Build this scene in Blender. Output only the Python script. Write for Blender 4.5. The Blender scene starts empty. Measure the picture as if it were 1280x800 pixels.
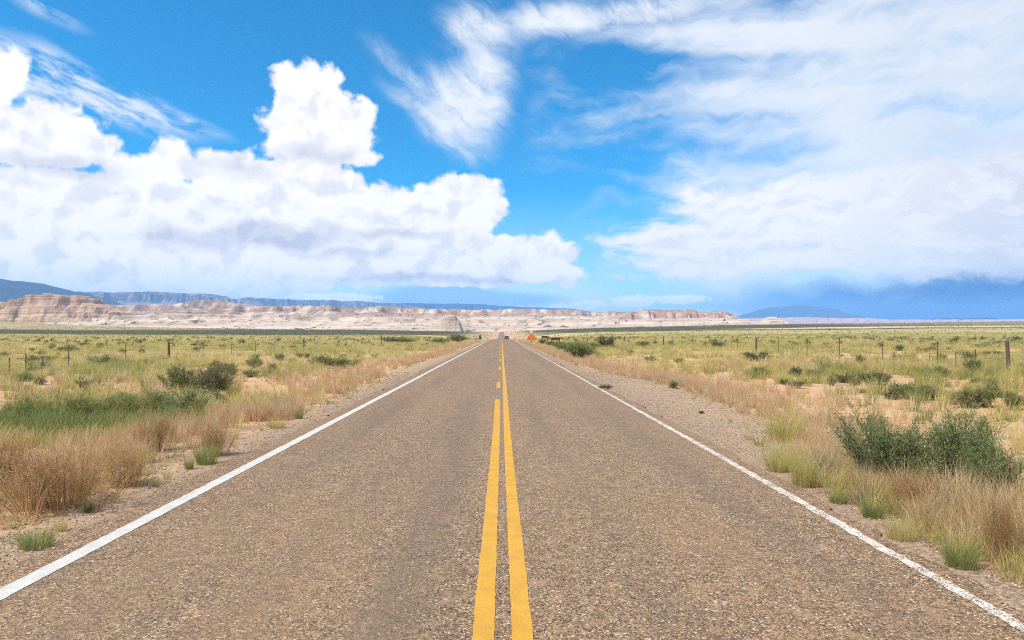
import bpy, math, random
import numpy as np
from mathutils import Vector, Matrix

random.seed(7)
rng = np.random.default_rng(11)
scene = bpy.context.scene
COL = scene.collection
rad = math.radians

# ------------------------------------------------------------------ camera
CAM_H = 1.8
FOC = 880.0            # focal length in photo pixels (1280 wide)
VPX, HOR = 627.0, 412.0
cam = bpy.data.cameras.new("camera")
cam.sensor_width = 36.0
cam.lens = FOC / 1280.0 * 36.0
cam.clip_start = 0.05
cam.clip_end = 60000.0
cam_ob = bpy.data.objects.new("camera", cam)
COL.objects.link(cam_ob)
cam_ob.location = (0, 0, CAM_H)
cam_ob.rotation_euler = (rad(90) + math.atan(12 / FOC), 0, -math.atan(13 / FOC))
scene.camera = cam_ob

# ------------------------------------------------------------------ render settings
scene.render.engine = 'CYCLES'
scene.view_settings.view_transform = 'Standard'
scene.view_settings.look = 'None'
scene.view_settings.exposure = 0.24
scene.view_settings.gamma = 1.0
scene.view_settings.use_curve_mapping = False
cy = scene.cycles
cy.use_adaptive_sampling = True
cy.adaptive_threshold = 0.02
cy.max_bounces = 4
cy.diffuse_bounces = 2
cy.glossy_bounces = 1
cy.transmission_bounces = 2
cy.transparent_max_bounces = 4
cy.volume_bounces = 1
cy.caustics_reflective = False
cy.caustics_refractive = False
cy.use_denoising = False
cy.pixel_filter_type = 'BLACKMAN_HARRIS'
cy.filter_width = 1.05
cy.sample_clamp_indirect = 6

# ------------------------------------------------------------------ sun
SUN_ELEV, SUN_AZ = 54.0, -118.0      # azimuth measured from +Y (ahead) towards +X (right)
s_el, s_az = rad(SUN_ELEV), rad(SUN_AZ)
SUN_DIR = Vector((math.sin(s_az) * math.cos(s_el), math.cos(s_az) * math.cos(s_el), math.sin(s_el)))
sun = bpy.data.lights.new("sun", 'SUN')
sun.energy = 5.0
sun.angle = rad(0.5)
sun.color = (1.0, 0.91, 0.76)
sun_ob = bpy.data.objects.new("sun", sun)
COL.objects.link(sun_ob)
sun_ob.rotation_euler = (-SUN_DIR).to_track_quat('-Z', 'Y').to_euler()
sun_ob.location = SUN_DIR * 100


# ------------------------------------------------------------------ node helper
class NT:
    """Tiny expression layer over a node tree."""
    def __init__(self, tree):
        self.t = tree
        tree.nodes.clear()

    def node(self, kind, **kw):
        n = self.t.nodes.new(kind)
        for k, v in kw.items():
            setattr(n, k, v)
        return n

    def put(self, sock, v):
        if v is None:
            return
        if isinstance(v, bpy.types.NodeSocket):
            self.t.links.new(v, sock)
        elif isinstance(v, (tuple, list)):
            v = tuple(v)
            n = len(sock.default_value)
            if len(v) < n:
                v = v + (1.0,)
            sock.default_value = v[:n]
        else:
            sock.default_value = v

    def m(self, op, a, b=None, c=None, clamp=False):
        n = self.node('ShaderNodeMath', operation=op)
        n.use_clamp = clamp
        for i, v in enumerate((a, b, c)):
            self.put(n.inputs[i], v)
        return n.outputs[0]

    def add(self, a, b): return self.m('ADD', a, b)
    def sub(self, a, b): return self.m('SUBTRACT', a, b)
    def mul(self, a, b): return self.m('MULTIPLY', a, b)
    def div(self, a, b): return self.m('DIVIDE', a, b)
    def mx(self, a, b): return self.m('MAXIMUM', a, b)
    def mn(self, a, b): return self.m('MINIMUM', a, b)

    def v(self, op, a, b=None, c=None, out=0):
        n = self.node('ShaderNodeVectorMath', operation=op)
        for i, x in enumerate((a, b, c)):
            self.put(n.inputs[i], x)
        return n.outputs[out]

    def scale(self, a, s):
        n = self.node('ShaderNodeVectorMath', operation='SCALE')
        self.put(n.inputs[0], a)
        self.put(n.inputs['Scale'], s)
        return n.outputs[0]

    def length(self, a): return self.v('LENGTH', a, out=1)

    def xyz(self, x, y, z=0.0):
        n = self.node('ShaderNodeCombineXYZ')
        for i, q in enumerate((x, y, z)):
            self.put(n.inputs[i], q)
        return n.outputs[0]

    def sep(self, a):
        n = self.node('ShaderNodeSeparateXYZ')
        self.put(n.inputs[0], a)
        return n.outputs[0], n.outputs[1], n.outputs[2]

    def step(self, x, lo, hi, a=0.0, b=1.0, kind='SMOOTHSTEP'):
        n = self.node('ShaderNodeMapRange', interpolation_type=kind)
        n.clamp = True
        for i, q in enumerate((x, lo, hi, a, b)):
            self.put(n.inputs[i], q)
        return n.outputs[0]

    def mix(self, f, a, b, blend='MIX'):
        n = self.node('ShaderNodeMix', data_type='RGBA', blend_type=blend)
        self.put(n.inputs[0], f)
        self.put(n.inputs[6], a)
        self.put(n.inputs[7], b)
        return n.outputs[2]

    def noise(self, vec, scale=1.0, detail=4.0, rough=0.5, lac=2.0, dist=0.0, dims='3D', out=0):
        n = self.node('ShaderNodeTexNoise', noise_dimensions=dims)
        self.put(n.inputs['Vector'], vec)
        n.inputs['Scale'].default_value = scale
        n.inputs['Detail'].default_value = detail
        n.inputs['Roughness'].default_value = rough
        n.inputs['Lacunarity'].default_value = lac
        n.inputs['Distortion'].default_value = dist
        return n.outputs[out]

    def voronoi(self, vec, scale=1.0, feature='F1', detail=0.0, rough=0.5, smooth=0.5, rnd=1.0, dims='3D', out='Distance'):
        n = self.node('ShaderNodeTexVoronoi', voronoi_dimensions=dims, feature=feature)
        self.put(n.inputs['Vector'], vec)
        n.inputs['Scale'].default_value = scale
        if 'Detail' in n.inputs:
            n.inputs['Detail'].default_value = detail
            n.inputs['Roughness'].default_value = rough
        if feature == 'SMOOTH_F1':
            n.inputs['Smoothness'].default_value = smooth
        n.inputs['Randomness'].default_value = rnd
        return n.outputs[out]

    def ramp(self, f, stops, interp='LINEAR'):
        n = self.node('ShaderNodeValToRGB')
        r = n.color_ramp
        r.interpolation = interp
        while len(r.elements) < len(stops):
            r.elements.new(0.5)
        for e, (p, c) in zip(r.elements, stops):
            e.position = p
            e.color = tuple(c) + ((1.0,) if len(c) == 3 else ())
        self.put(n.inputs[0], f)
        return n.outputs[0]


def smooth01(x, a, b):
    t = np.clip((x - a) / (b - a), 0, 1)
    return t * t * (3 - 2 * t)

# ------------------------------------------------------------------ sky (world)
def ang(x, y):
    """direction (azimuth, elevation in degrees) of a photo pixel"""
    a = math.atan((x - VPX) / FOC)
    e = math.atan((HOR - y) / FOC * math.cos(a))
    return math.degrees(a), math.degrees(e)


def ell(x, y, rx, ry):
    a, e = ang(x, y)
    k = math.cos(math.radians(a))
    return a, e, math.degrees(rx * k * k / FOC), math.degrees(ry * k / FOC)


def build_sky():
    w = bpy.data.worlds.new("World")
    scene.world = w
    w.use_nodes = True
    N = NT(w.node_tree)
    d = N.node('ShaderNodeTexCoord').outputs['Generated']
    dx, dy, dz = N.sep(N.v('NORMALIZE', d))
    az = N.mul(N.m('ARCTAN2', dx, dy), 180 / math.pi)
    el = N.mul(N.m('ARCSINE', dz), 180 / math.pi)
    P = N.xyz(az, el, 0.0)

    sky = N.node('ShaderNodeTexSky', sky_type='NISHITA')
    sky.sun_disc = False
    sky.sun_elevation = rad(SUN_ELEV)
    sky.sun_rotation = rad(SUN_AZ)
    sky.altitude = 1200
    sky.air_density = 1.0
    sky.dust_density = 0.6
    sky.ozone_density = 2.0
    col = N.mix(1.0, sky.outputs[0], SKY_TINT, 'MULTIPLY')
    W = 10.0                       # cloud radiance of 1.0 at background strength 0.1

    def c(r, g, b): return (r * W, g * W, b * W)

    def blobs(vec, items, k=0.7, unit=None):
        """soft union of ellipses, about a signed distance in degrees"""
        acc = None
        for it in items:
            a, e, ra, re = ell(*it[:4])
            rot = it[4] if len(it) > 4 else 0.0
            if rot:
                q = N.v('SUBTRACT', vec, (a, e, 0))
                vr = N.node('ShaderNodeVectorRotate', rotation_type='Z_AXIS')
                N.put(vr.inputs['Vector'], q)
                vr.inputs['Angle'].default_value = rad(rot)
                q = N.v('MULTIPLY', vr.outputs[0], (1 / ra, 1 / re, 0))
            else:
                q = N.v('MULTIPLY_ADD', vec, (1 / ra, 1 / re, 0), (-a / ra, -e / re, 0))
            s = unit or math.sqrt(ra * re)
            val = N.m('MULTIPLY_ADD', N.length(q), -s, s)
            acc = val if acc is None else N.m('SMOOTH_MAX', acc, val, k)
        return acc

    # ---- shared warps
    w1 = N.v('SUBTRACT', N.noise(P, 0.22, 3, 0.55, dims='2D', out=1), (0.5, 0.5, 0.5))
    Pw = N.v('MULTIPLY_ADD', w1, (3.2, 2.4, 0), P)           # lazily warped
    w2 = N.v('SUBTRACT', N.noise(P, 0.9, 2, 0.5, dims='2D', out=1), (0.5, 0.5, 0.5))
    Pm = N.v('MULTIPLY_ADD', w1, (1.1, 0.9, 0), P)
    Pc = N.v('MULTIPLY_ADD', w2, (1.0, 0.8, 0), P)

    # ---- general pale milkiness towards the horizon
    milk = N.step(el, 0.0, 12.0, 0.95, 0.0, 'SMOOTHSTEP')
    leftish = N.step(az, 4.0, 14.0, 1.0, 0.55)
    col = N.mix(N.mul(milk, leftish), col, N.mix(N.step(el, 0.5, 6.0), c(1.05, 1.22, 1.32), c(0.62, 0.84, 1.0)))

    # ---- high cirrus
    def streaks(rot, sx, sy, scale, detail=7, rough=0.6, dist=0.15, src=None):
        vr = N.node('ShaderNodeVectorRotate', rotation_type='Z_AXIS')
        N.put(vr.inputs['Vector'], src or Pw)
        vr.inputs['Angle'].default_value = rad(rot)
        q = N.v('MULTIPLY', vr.outputs[0], (sx, sy, 1))
        return N.noise(q, scale, detail, rough, 2.1, dist, dims='2D')

    st_left = streaks(18, 0.25, 1.0, 0.9, src=P)
    m_left = blobs(Pm, [(60, 95, 110, 38, 17), (150, 130, 120, 26, 17), (235, 152, 60, 9, 14), (55, 10, 60, 12, 18)], 1.2)
    a_left = N.mul(N.step(m_left, -0.6, 2.2), N.step(st_left, 0.36, 0.66))

    st_fan = streaks(38, 0.35, 1.0, 0.6, 8, 0.6, 0.25, src=Pw)
    st_fan2 = streaks(-10, 0.4, 1.0, 0.5, 8, 0.58, 0.2, src=Pw)
    m_fan = blobs(Pm, [(592, 120, 58, 72, 25), (575, 150, 60, 40, 30), (560, 165, 55, 28, 35), (510, 95, 70, 16, 35), (560, 110, 50, 40, 30), (540, 145, 80, 20, 30), (610, 85, 32, 50), (600, 35, 60, 40),
                       (700, 22, 110, 26), (800, 12, 120, 24, -4), (585, 192, 24, 14)], 1.6)
    core = N.step(m_fan, -0.9, 2.6)
    a_fan = N.mul(core, N.step(N.add(N.add(N.mul(st_fan, 0.65), N.mul(st_fan2, 0.35)), N.mul(core, 0.30)), 0.42, 0.92))

    st_r = streaks(-4, 0.30, 1.0, 0.42, 8, 0.58, 0.15)
    st_r2 = streaks(14, 0.45, 1.0, 0.22, 6, 0.52, 0.1)
    cover = N.step(az, 0.0, 27.0, -0.10, 0.36, 'LINEAR')
    hole = blobs(Pm, [(800, 95, 130, 40), (760, 195, 90, 35, 10), (690, 250, 70, 40), (830, 170, 60, 14, 8), (1005, 180, 60, 12, 5)], 1.5)
    cover = N.sub(cover, N.mul(N.step(hole, -1.2, 2.4), 0.13))
    wisp = blobs(Pm, [(760, 155, 120, 24, -8), (735, 258, 42, 15, -20), (900, 120, 150, 20, 4), (650, 268, 16, 12), (800, 225, 90, 10, 14), (900, 45, 200, 20, 6)], 1.2)
    cover = N.add(cover, N.mul(N.step(wisp, -0.7, 2.0), 0.16))
    mask_r = N.step(az, -1.0, 6.0)
    a_r = N.mul(N.step(N.add(N.add(N.mul(st_r, 0.6), N.mul(st_r2, 0.4)), cover), 0.40, 0.96), mask_r)
    # clouds of the same kind for the half of the sky behind the camera
    a_back = N.mul(N.step(N.noise(d, 2.4, 6, 0.6), 0.48, 0.72), N.step(dy, 0.25, -0.25))

    a_ci = N.mx(N.mx(N.mul(a_left, 0.85), N.mul(a_fan, 0.93)), N.mx(N.mul(a_r, 0.88), N.mul(a_back, 0.25)))
    grey_r = N.mul(N.step(az, 20.0, 40.0), N.step(st_r2, 0.35, 0.65, 0.2, 0.9))
    ci_col = N.mix(grey_r, c(0.93, 0.95, 0.98), c(0.76, 0.79, 0.85))
    col = N.mix(a_ci, col, ci_col)

    # ---- dark rain curtains low on the right and under the left bank
    storm = blobs(Pw, [(1240, 384, 230, 40), (1190, 392, 260, 46), (1330, 370, 260, 60), (1040, 374, 170, 26), (1280, 420, 300, 60)], 1.5)
    sn = N.noise(N.v('MULTIPLY', Pw, (0.25, 1.0, 1)), 0.8, 5, 0.55, dims='2D')
    a_st = N.mul(N.step(N.add(storm, N.mul(N.sub(sn, 0.5), 1.6)), -1.3, 3.0), 0.97)
    st_col = N.mix(N.step(az, 17.0, 33.0), c(0.17, 0.45, 0.90), c(0.002, 0.095, 0.38))
    st_col = N.mix(N.mul(N.step(sn, 0.45, 0.75), N.step(el, 0.8, 3.4)), st_col, c(0.34, 0.52, 0.88))
    col = N.mix(a_st, col, st_col)
    veil = blobs(P, [(555, 372, 90, 18), (640, 375, 70, 10)], 1.0)
    col = N.mix(N.mul(N.step(veil, -0.5, 0.9), 0.75), col, c(0.26, 0.57, 0.93))

    # ---- cumulus
    BANK = [(60, 255, 120, 48), (215, 212, 36, 32), (180, 235, 70, 36), (290, 222, 66, 32), (380, 238, 90, 36),
            (120, 290, 160, 62), (300, 285, 170, 58), (470, 268, 62, 36), (584, 250, 50, 32), (552, 248, 34, 26), (560, 275, 70, 26),
            (600, 262, 30, 24), (500, 310, 140, 42), (600, 325, 100, 34), (682, 322, 38, 30), (702, 340, 24, 19),
            (450, 332, 110, 26), (560, 344, 160, 15), (200, 335, 260, 42), (20, 330, 160, 45)]
    TURRET = [(384, 112, 36, 30), (366, 150, 38, 36), (422, 158, 38, 36), (392, 185, 66, 24), (432, 196, 34, 12), (352, 182, 30, 14), (340, 158, 18, 18), (446, 160, 26, 32), (362, 106, 24, 22), (402, 106, 26, 24), (402, 148, 46, 42), (390, 175, 62, 34)]
    LEFT = [(4, 92, 36, 38), (-20, 120, 40, 60), (66, 168, 76, 38), (20, 172, 60, 40), (116, 184, 40, 24), (40, 195, 110, 14)]
    n_big = N.noise(Pc, 0.42, 9, 0.56, 2.1, dims='2D')
    n_fine = N.noise(P, 3.2, 4, 0.6, dims='2D')
    bil = N.voronoi(Pc, 0.55, 'F1', 1.0, 0.55, 0.35, dims='2D')
    off = N.v('ADD', Pc, (-0.5, 1.0, 0))
    n_soft = N.noise(Pc, 0.42, 3, 0.5, 2.1, dims='2D')
    n_off = N.noise(off, 0.42, 2, 0.5, 2.1, dims='2D')
    rough = N.add(N.mul(N.sub(n_big, 0.5), 1.1), N.mul(N.sub(0.50, bil), 0.95))
    rough = N.add(rough, N.mul(N.sub(n_fine, 0.5), 0.35))
    relief = N.mul(N.sub(n_soft, n_off), 2.2)   # >0 where the puff turns to the sun

    base = N.add(blobs(P, BANK + TURRET + LEFT, 0.6), 0.30)
    D = N.add(base, rough)
    a_cu = N.step(D, -0.15, 0.5)
    # grey undersides (thick cloud, seen from below)
    under = blobs(Pw, [(70, 204, 95, 14), (330, 296, 130, 16), (255, 300, 90, 12), (480, 292, 90, 8), (395, 195, 60, 12), (600, 352, 120, 6),
                       (300, 208, 40, 14), (545, 350, 150, 5), (440, 318, 70, 7)], 0.6)
    gu = N.mul(N.step(N.add(under, N.mul(N.sub(n_big, 0.5), 2.5)), -0.8, 1.6), 0.72)
    puff = N.step(relief, 0.15, -0.60, 0.0, 0.50)
    cu_g = N.mn(N.add(gu, puff), 1.0)
    cu_col = N.mix(cu_g, c(1.10, 1.07, 1.05), c(0.64, 0.65, 0.75))
    # the lower part of the bank fades into milky light rain
    fade = N.step(el, 0.8, 5.2, 0.35, 1.0)
    fade = N.mx(fade, N.step(az, -14.0, -6.0))
    col = N.mix(N.mul(a_cu, fade), col, cu_col)

    # ---- broad layered bank on the right
    RB = [(862, 238, 22, 13), (910, 262, 80, 28), (835, 296, 78, 17), (880, 302, 120, 30), (1000, 270, 140, 50), (1150, 262, 180, 66),
          (1270, 262, 140, 85), (960, 322, 170, 22), (1130, 322, 130, 24), (1240, 312, 120, 34), (1190, 326, 130, 20), (800, 345, 60, 7), (865, 337, 95, 12)]
    Pl = N.v('MULTIPLY', Pw, (0.55, 1.25, 1))
    n_lay = N.noise(Pl, 0.5, 9, 0.58, 2.1, 0.1, dims='2D')
    n_lay2 = N.noise(N.v('ADD', Pl, (-0.3, 0.7, 0)), 0.5, 6, 0.58, 2.1, 0.1, dims='2D')
    Dr = N.add(blobs(P, RB, 1.0), N.mul(N.sub(n_lay, 0.5), 5.0))
    a_rb = N.mul(N.step(Dr, -0.6, 1.5), 0.96)
    rb_g = N.step(N.sub(n_lay, n_lay2), 0.14, -0.30, 0.0, 0.55)
    rb_g = N.mx(rb_g, N.mul(N.step(az, 20.0, 38.0), N.step(n_lay, 0.34, 0.6, 0.25, 0.75)))
    rb_col = N.mix(rb_g, c(1.04, 1.02, 1.01), c(0.68, 0.70, 0.79))
    col = N.mix(a_rb, col, rb_col)

    # ---- a row of small far cumulus on the skyline
    FAR = [(700, 384, 16, 5), (735, 381, 26, 7), (790, 377, 34, 9), (850, 374, 40, 7), (655, 386, 30, 4), (420, 372, 60, 6), (560, 384, 40, 3)]
    Df = N.add(blobs(P, FAR, 0.2), N.mul(N.sub(N.noise(P, 1.6, 6, 0.6, dims='2D'), 0.5), 1.3))
    col = N.mix(N.mul(N.step(Df, -0.05, 0.3), 0.85), col, c(1.25, 1.22, 1.2))

    # below the horizon (never seen over the ground) plain pale haze
    bg = N.node('ShaderNodeBackground')
    bg.inputs['Strength'].default_value = 0.09
    N.put(bg.inputs['Color'], col)
    out = N.node('ShaderNodeOutputWorld')
    N.t.links.new(bg.outputs[0], out.inputs['Surface'])
    w.cycles.sampling_method = 'MANUAL'
    w.cycles.sample_map_resolution = 512


SKY_TINT = (0.20, 1.34, 1.82)
build_sky()

# ------------------------------------------------------------------ mesh + material helpers
def tag(o, label=None, cat=None, group=None, kind=None):
    if label: o['label'] = label
    if cat: o['category'] = cat
    if group: o['group'] = group
    if kind: o['kind'] = kind
    return o


def mesh_np(name, verts, faces, tint=None, smooth=False):
    """verts (n,3); faces (m,k) with one k for the whole mesh; tint per vertex"""
    me = bpy.data.meshes.new(name)
    verts = np.asarray(verts, np.float32)
    faces = np.asarray(faces, np.int32)
    m, k = faces.shape
    me.vertices.add(len(verts))
    me.vertices.foreach_set('co', verts.ravel())
    me.loops.add(m * k)
    me.loops.foreach_set('vertex_index', faces.ravel())
    me.polygons.add(m)
    me.polygons.foreach_set('loop_start', np.arange(0, m * k, k, dtype=np.int32))
    me.polygons.foreach_set('loop_total', np.full(m, k, np.int32))
    if smooth:
        me.polygons.foreach_set('use_smooth', np.ones(m, bool))
    if tint is not None:
        a = me.attributes.new('tint', 'FLOAT', 'POINT')
        a.data.foreach_set('value', np.asarray(tint, np.float32))
    me.update(calc_edges=True)
    return me


def link(name, me, mat=None, parent=None, loc=None):
    if mat is not None:
        me.materials.append(mat)
    o = bpy.data.objects.new(name, me)
    COL.objects.link(o)
    if parent is not None:
        o.parent = parent
    if loc is not None:
        o.location = loc
    return o


def empty(name, loc, rz=0.0):
    o = bpy.data.objects.new(name, None)
    COL.objects.link(o)
    o.location = loc
    o.rotation_euler = (0, 0, rz)
    o.empty_display_size = 0.2
    return o


def copy_tree(o, parent=None):
    c = o.copy()
    COL.objects.link(c)
    if parent is not None:
        c.parent = parent
    for ch in list(o.children):
        copy_tree(ch, c)
    return c


def grid_faces(nr, nc):
    i = np.arange(nr - 1)[:, None] * nc + np.arange(nc - 1)[None, :]
    i = i.ravel()
    return np.stack([i, i + 1, i + nc + 1, i + nc], 1)


def material(name):
    m = bpy.data.materials.new(name)
    m.use_nodes = True
    return m, NT(m.node_tree)


def finish(N, color, rough=0.9, normal=None, spec=0.2, metallic=0.0):
    b = N.node('ShaderNodeBsdfPrincipled')
    N.put(b.inputs['Base Color'], color)
    N.put(b.inputs['Roughness'], rough)
    N.put(b.inputs['Specular IOR Level'], spec)
    N.put(b.inputs['Metallic'], metallic)
    if normal is not None:
        N.put(b.inputs['Normal'], normal)
    o = N.node('ShaderNodeOutputMaterial')
    N.t.links.new(b.outputs[0], o.inputs['Surface'])


def bump(N, h, strength=0.5, dist=0.02, normal=None):
    b = N.node('ShaderNodeBump')
    b.inputs['Strength'].default_value = strength
    b.inputs['Distance'].default_value = dist
    N.put(b.inputs['Height'], h)
    N.put(b.inputs['Normal'], normal)
    return b.outputs[0]


def plain(name, color, rough=0.8, var=0.15, scale=6.0, spec=0.2, metallic=0.0):
    m, N = material(name)
    p = N.node('ShaderNodeTexCoord').outputs['Object']
    n = N.noise(p, scale, 5, 0.6)
    f = N.step(n, 0.3, 0.7)
    dark = tuple(c * (1 - var) for c in color)
    lite = tuple(min(1, c * (1 + var)) for c in color)
    finish(N, N.mix(f, dark, lite), rough, bump(N, n, 0.3, 0.01), spec, metallic)
    return m


# ------------------------------------------------------------------ value noise in numpy
def vnoise(x, y, seed=0):
    xi = np.floor(x).astype(np.int64)
    yi = np.floor(y).astype(np.int64)
    fx, fy = x - xi, y - yi
    fx = fx * fx * (3 - 2 * fx)
    fy = fy * fy * (3 - 2 * fy)

    def h(a, b):
        n = (a * 374761393 + b * 668265263 + seed * 1442695041) & 0xffffffff
        n = ((n ^ (n >> 13)) * 1274126177) & 0xffffffff
        n = n ^ (n >> 16)
        return (n & 0xffff) / 65535.0
    a, b, c, d = h(xi, yi), h(xi + 1, yi), h(xi, yi + 1), h(xi + 1, yi + 1)
    return (a * (1 - fx) + b * fx) * (1 - fy) + (c * (1 - fx) + d * fx) * fy


def fbm(x, y, octaves=5, seed=0, gain=0.5, ridged=False):
    s, a, tot = 0.0, 1.0, 0.0
    for k in range(octaves):
        n = vnoise(x * 2 ** k + 17.3 * k, y * 2 ** k - 9.1 * k, seed + k)
        if ridged:
            n = 1 - np.abs(2 * n - 1)
        s = s + a * n
        tot += a
        a *= gain
    return s / tot


# ------------------------------------------------------------------ terrain
def smooth_interp(x, xs, zs):
    """monotone-ish smooth interpolation through knots (cubic Hermite)"""
    xs, zs = np.asarray(xs, float), np.asarray(zs, float)
    sl = np.diff(zs) / np.diff(xs)
    t = np.concatenate([[sl[0]], (sl[:-1] + sl[1:]) / 2, [sl[-1]]])
    x = np.clip(x, xs[0], xs[-1])
    i = np.clip(np.searchsorted(xs, x, side='right') - 1, 0, len(xs) - 2)
    h = xs[i + 1] - xs[i]
    u = (x - xs[i]) / h
    return ((2 * u ** 3 - 3 * u ** 2 + 1) * zs[i] + (u ** 3 - 2 * u ** 2 + u) * h * t[i]
            + (-2 * u ** 3 + 3 * u ** 2) * zs[i + 1] + (u ** 3 - u ** 2) * h * t[i + 1])


ROAD_Y = [-400, -100, 0, 100, 190, 230, 270, 320, 400, 550, 750, 1000, 1300, 1420, 1600, 2000, 20000]
ROAD_Z = [2.28, 0.57, 0, -0.57, -1.083, -1.36, -1.95, -3.0, -4.5, -6.3, -6.6, -5.2, -2.2, -3.4, -9, -17, -20]
RIDGE_X = [-3000, -1500, -925, -780, -453, -217, -40, 0, 50, 109, 228, 494, 700, 966, 1600, 3000]
RIDGE_Z = [30, 24, 15.5, 9, 2.8, 0.6, -2.6, -2.2, -1.0, 2.0, 5.8, 11.2, 13.2, 16.6, 22, 26]
SHOULDER_R_Y = [-400, 0, 8, 11, 14, 18, 24, 28, 32, 38, 60, 20000]
SHOULDER_R_X = [3.62, 3.62, 3.65, 4.0, 4.8, 5.7, 6.2, 6.0, 5.0, 4.2, 3.85, 3.85]
SHOULDER_L_Y = [-400, 0, 10, 20, 28, 35, 45, 60, 20000]
SHOULDER_L_X = [-4.15, -4.15, -4.3, -4.4, -4.7, -5.3, -5.1, -4.5, -4.4]


def road_z(y): return smooth_interp(y, ROAD_Y, ROAD_Z)


def terrain(x, y, fine=True):
    x, y = np.asarray(x, float), np.asarray(y, float)
    zr = road_z(y)
    ax = np.abs(x)
    # verge: falls gently from the road, then level
    verge = -0.03 - 0.22 * smooth01(ax, 4.3, 8.0) + 0.30 * smooth01(x, 8, 26)
    near = zr + verge
    und = (fbm(x / 60, y / 60, 3, 5) - 0.5) * 1.2 * smooth01(ax, 8, 60)
    t = smooth01(y, 170, 1300)
    off = smooth01(ax, 6, 60)
    # away from the road the plain does not follow the dip behind the crest
    plain_z = np.where(y > 190, -1.1 - 0.0008 * (y - 190), zr) + verge
    z = near * (1 - off) + plain_z * off + und
    ridge = smooth_interp(x, RIDGE_X, RIDGE_Z)
    tt = t * smooth01(ax, 4.5, 50)
    z = z * (1 - tt) + (ridge + und) * tt
    beyond = smooth01(y, 1330, 2100)
    z = z * (1 - beyond) + (-20.0) * beyond
    if fine:
        w = smooth01(ax, 3.9, 5.0)
        z = z + w * ((fbm(x / 1.7, y / 1.7, 4, 3) - 0.5) * 0.16 + (fbm(x / 9, y / 9, 3, 9) - 0.5) * 0.35 * smooth01(ax, 6, 16))
    return z


def stretch(a, b, n, p):
    return np.sign(np.linspace(a, b, n)) * np.abs(np.linspace(a, b, n)) ** p


def y_lines():
    ys = [-120.0]
    while ys[-1] < 16000:
        y = ys[-1]
        ys.append(y + max(0.28, abs(y - 4) * 0.016 if y < 1500 else abs(y) * 0.06))
    return np.array(ys)


YS = y_lines()


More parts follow.
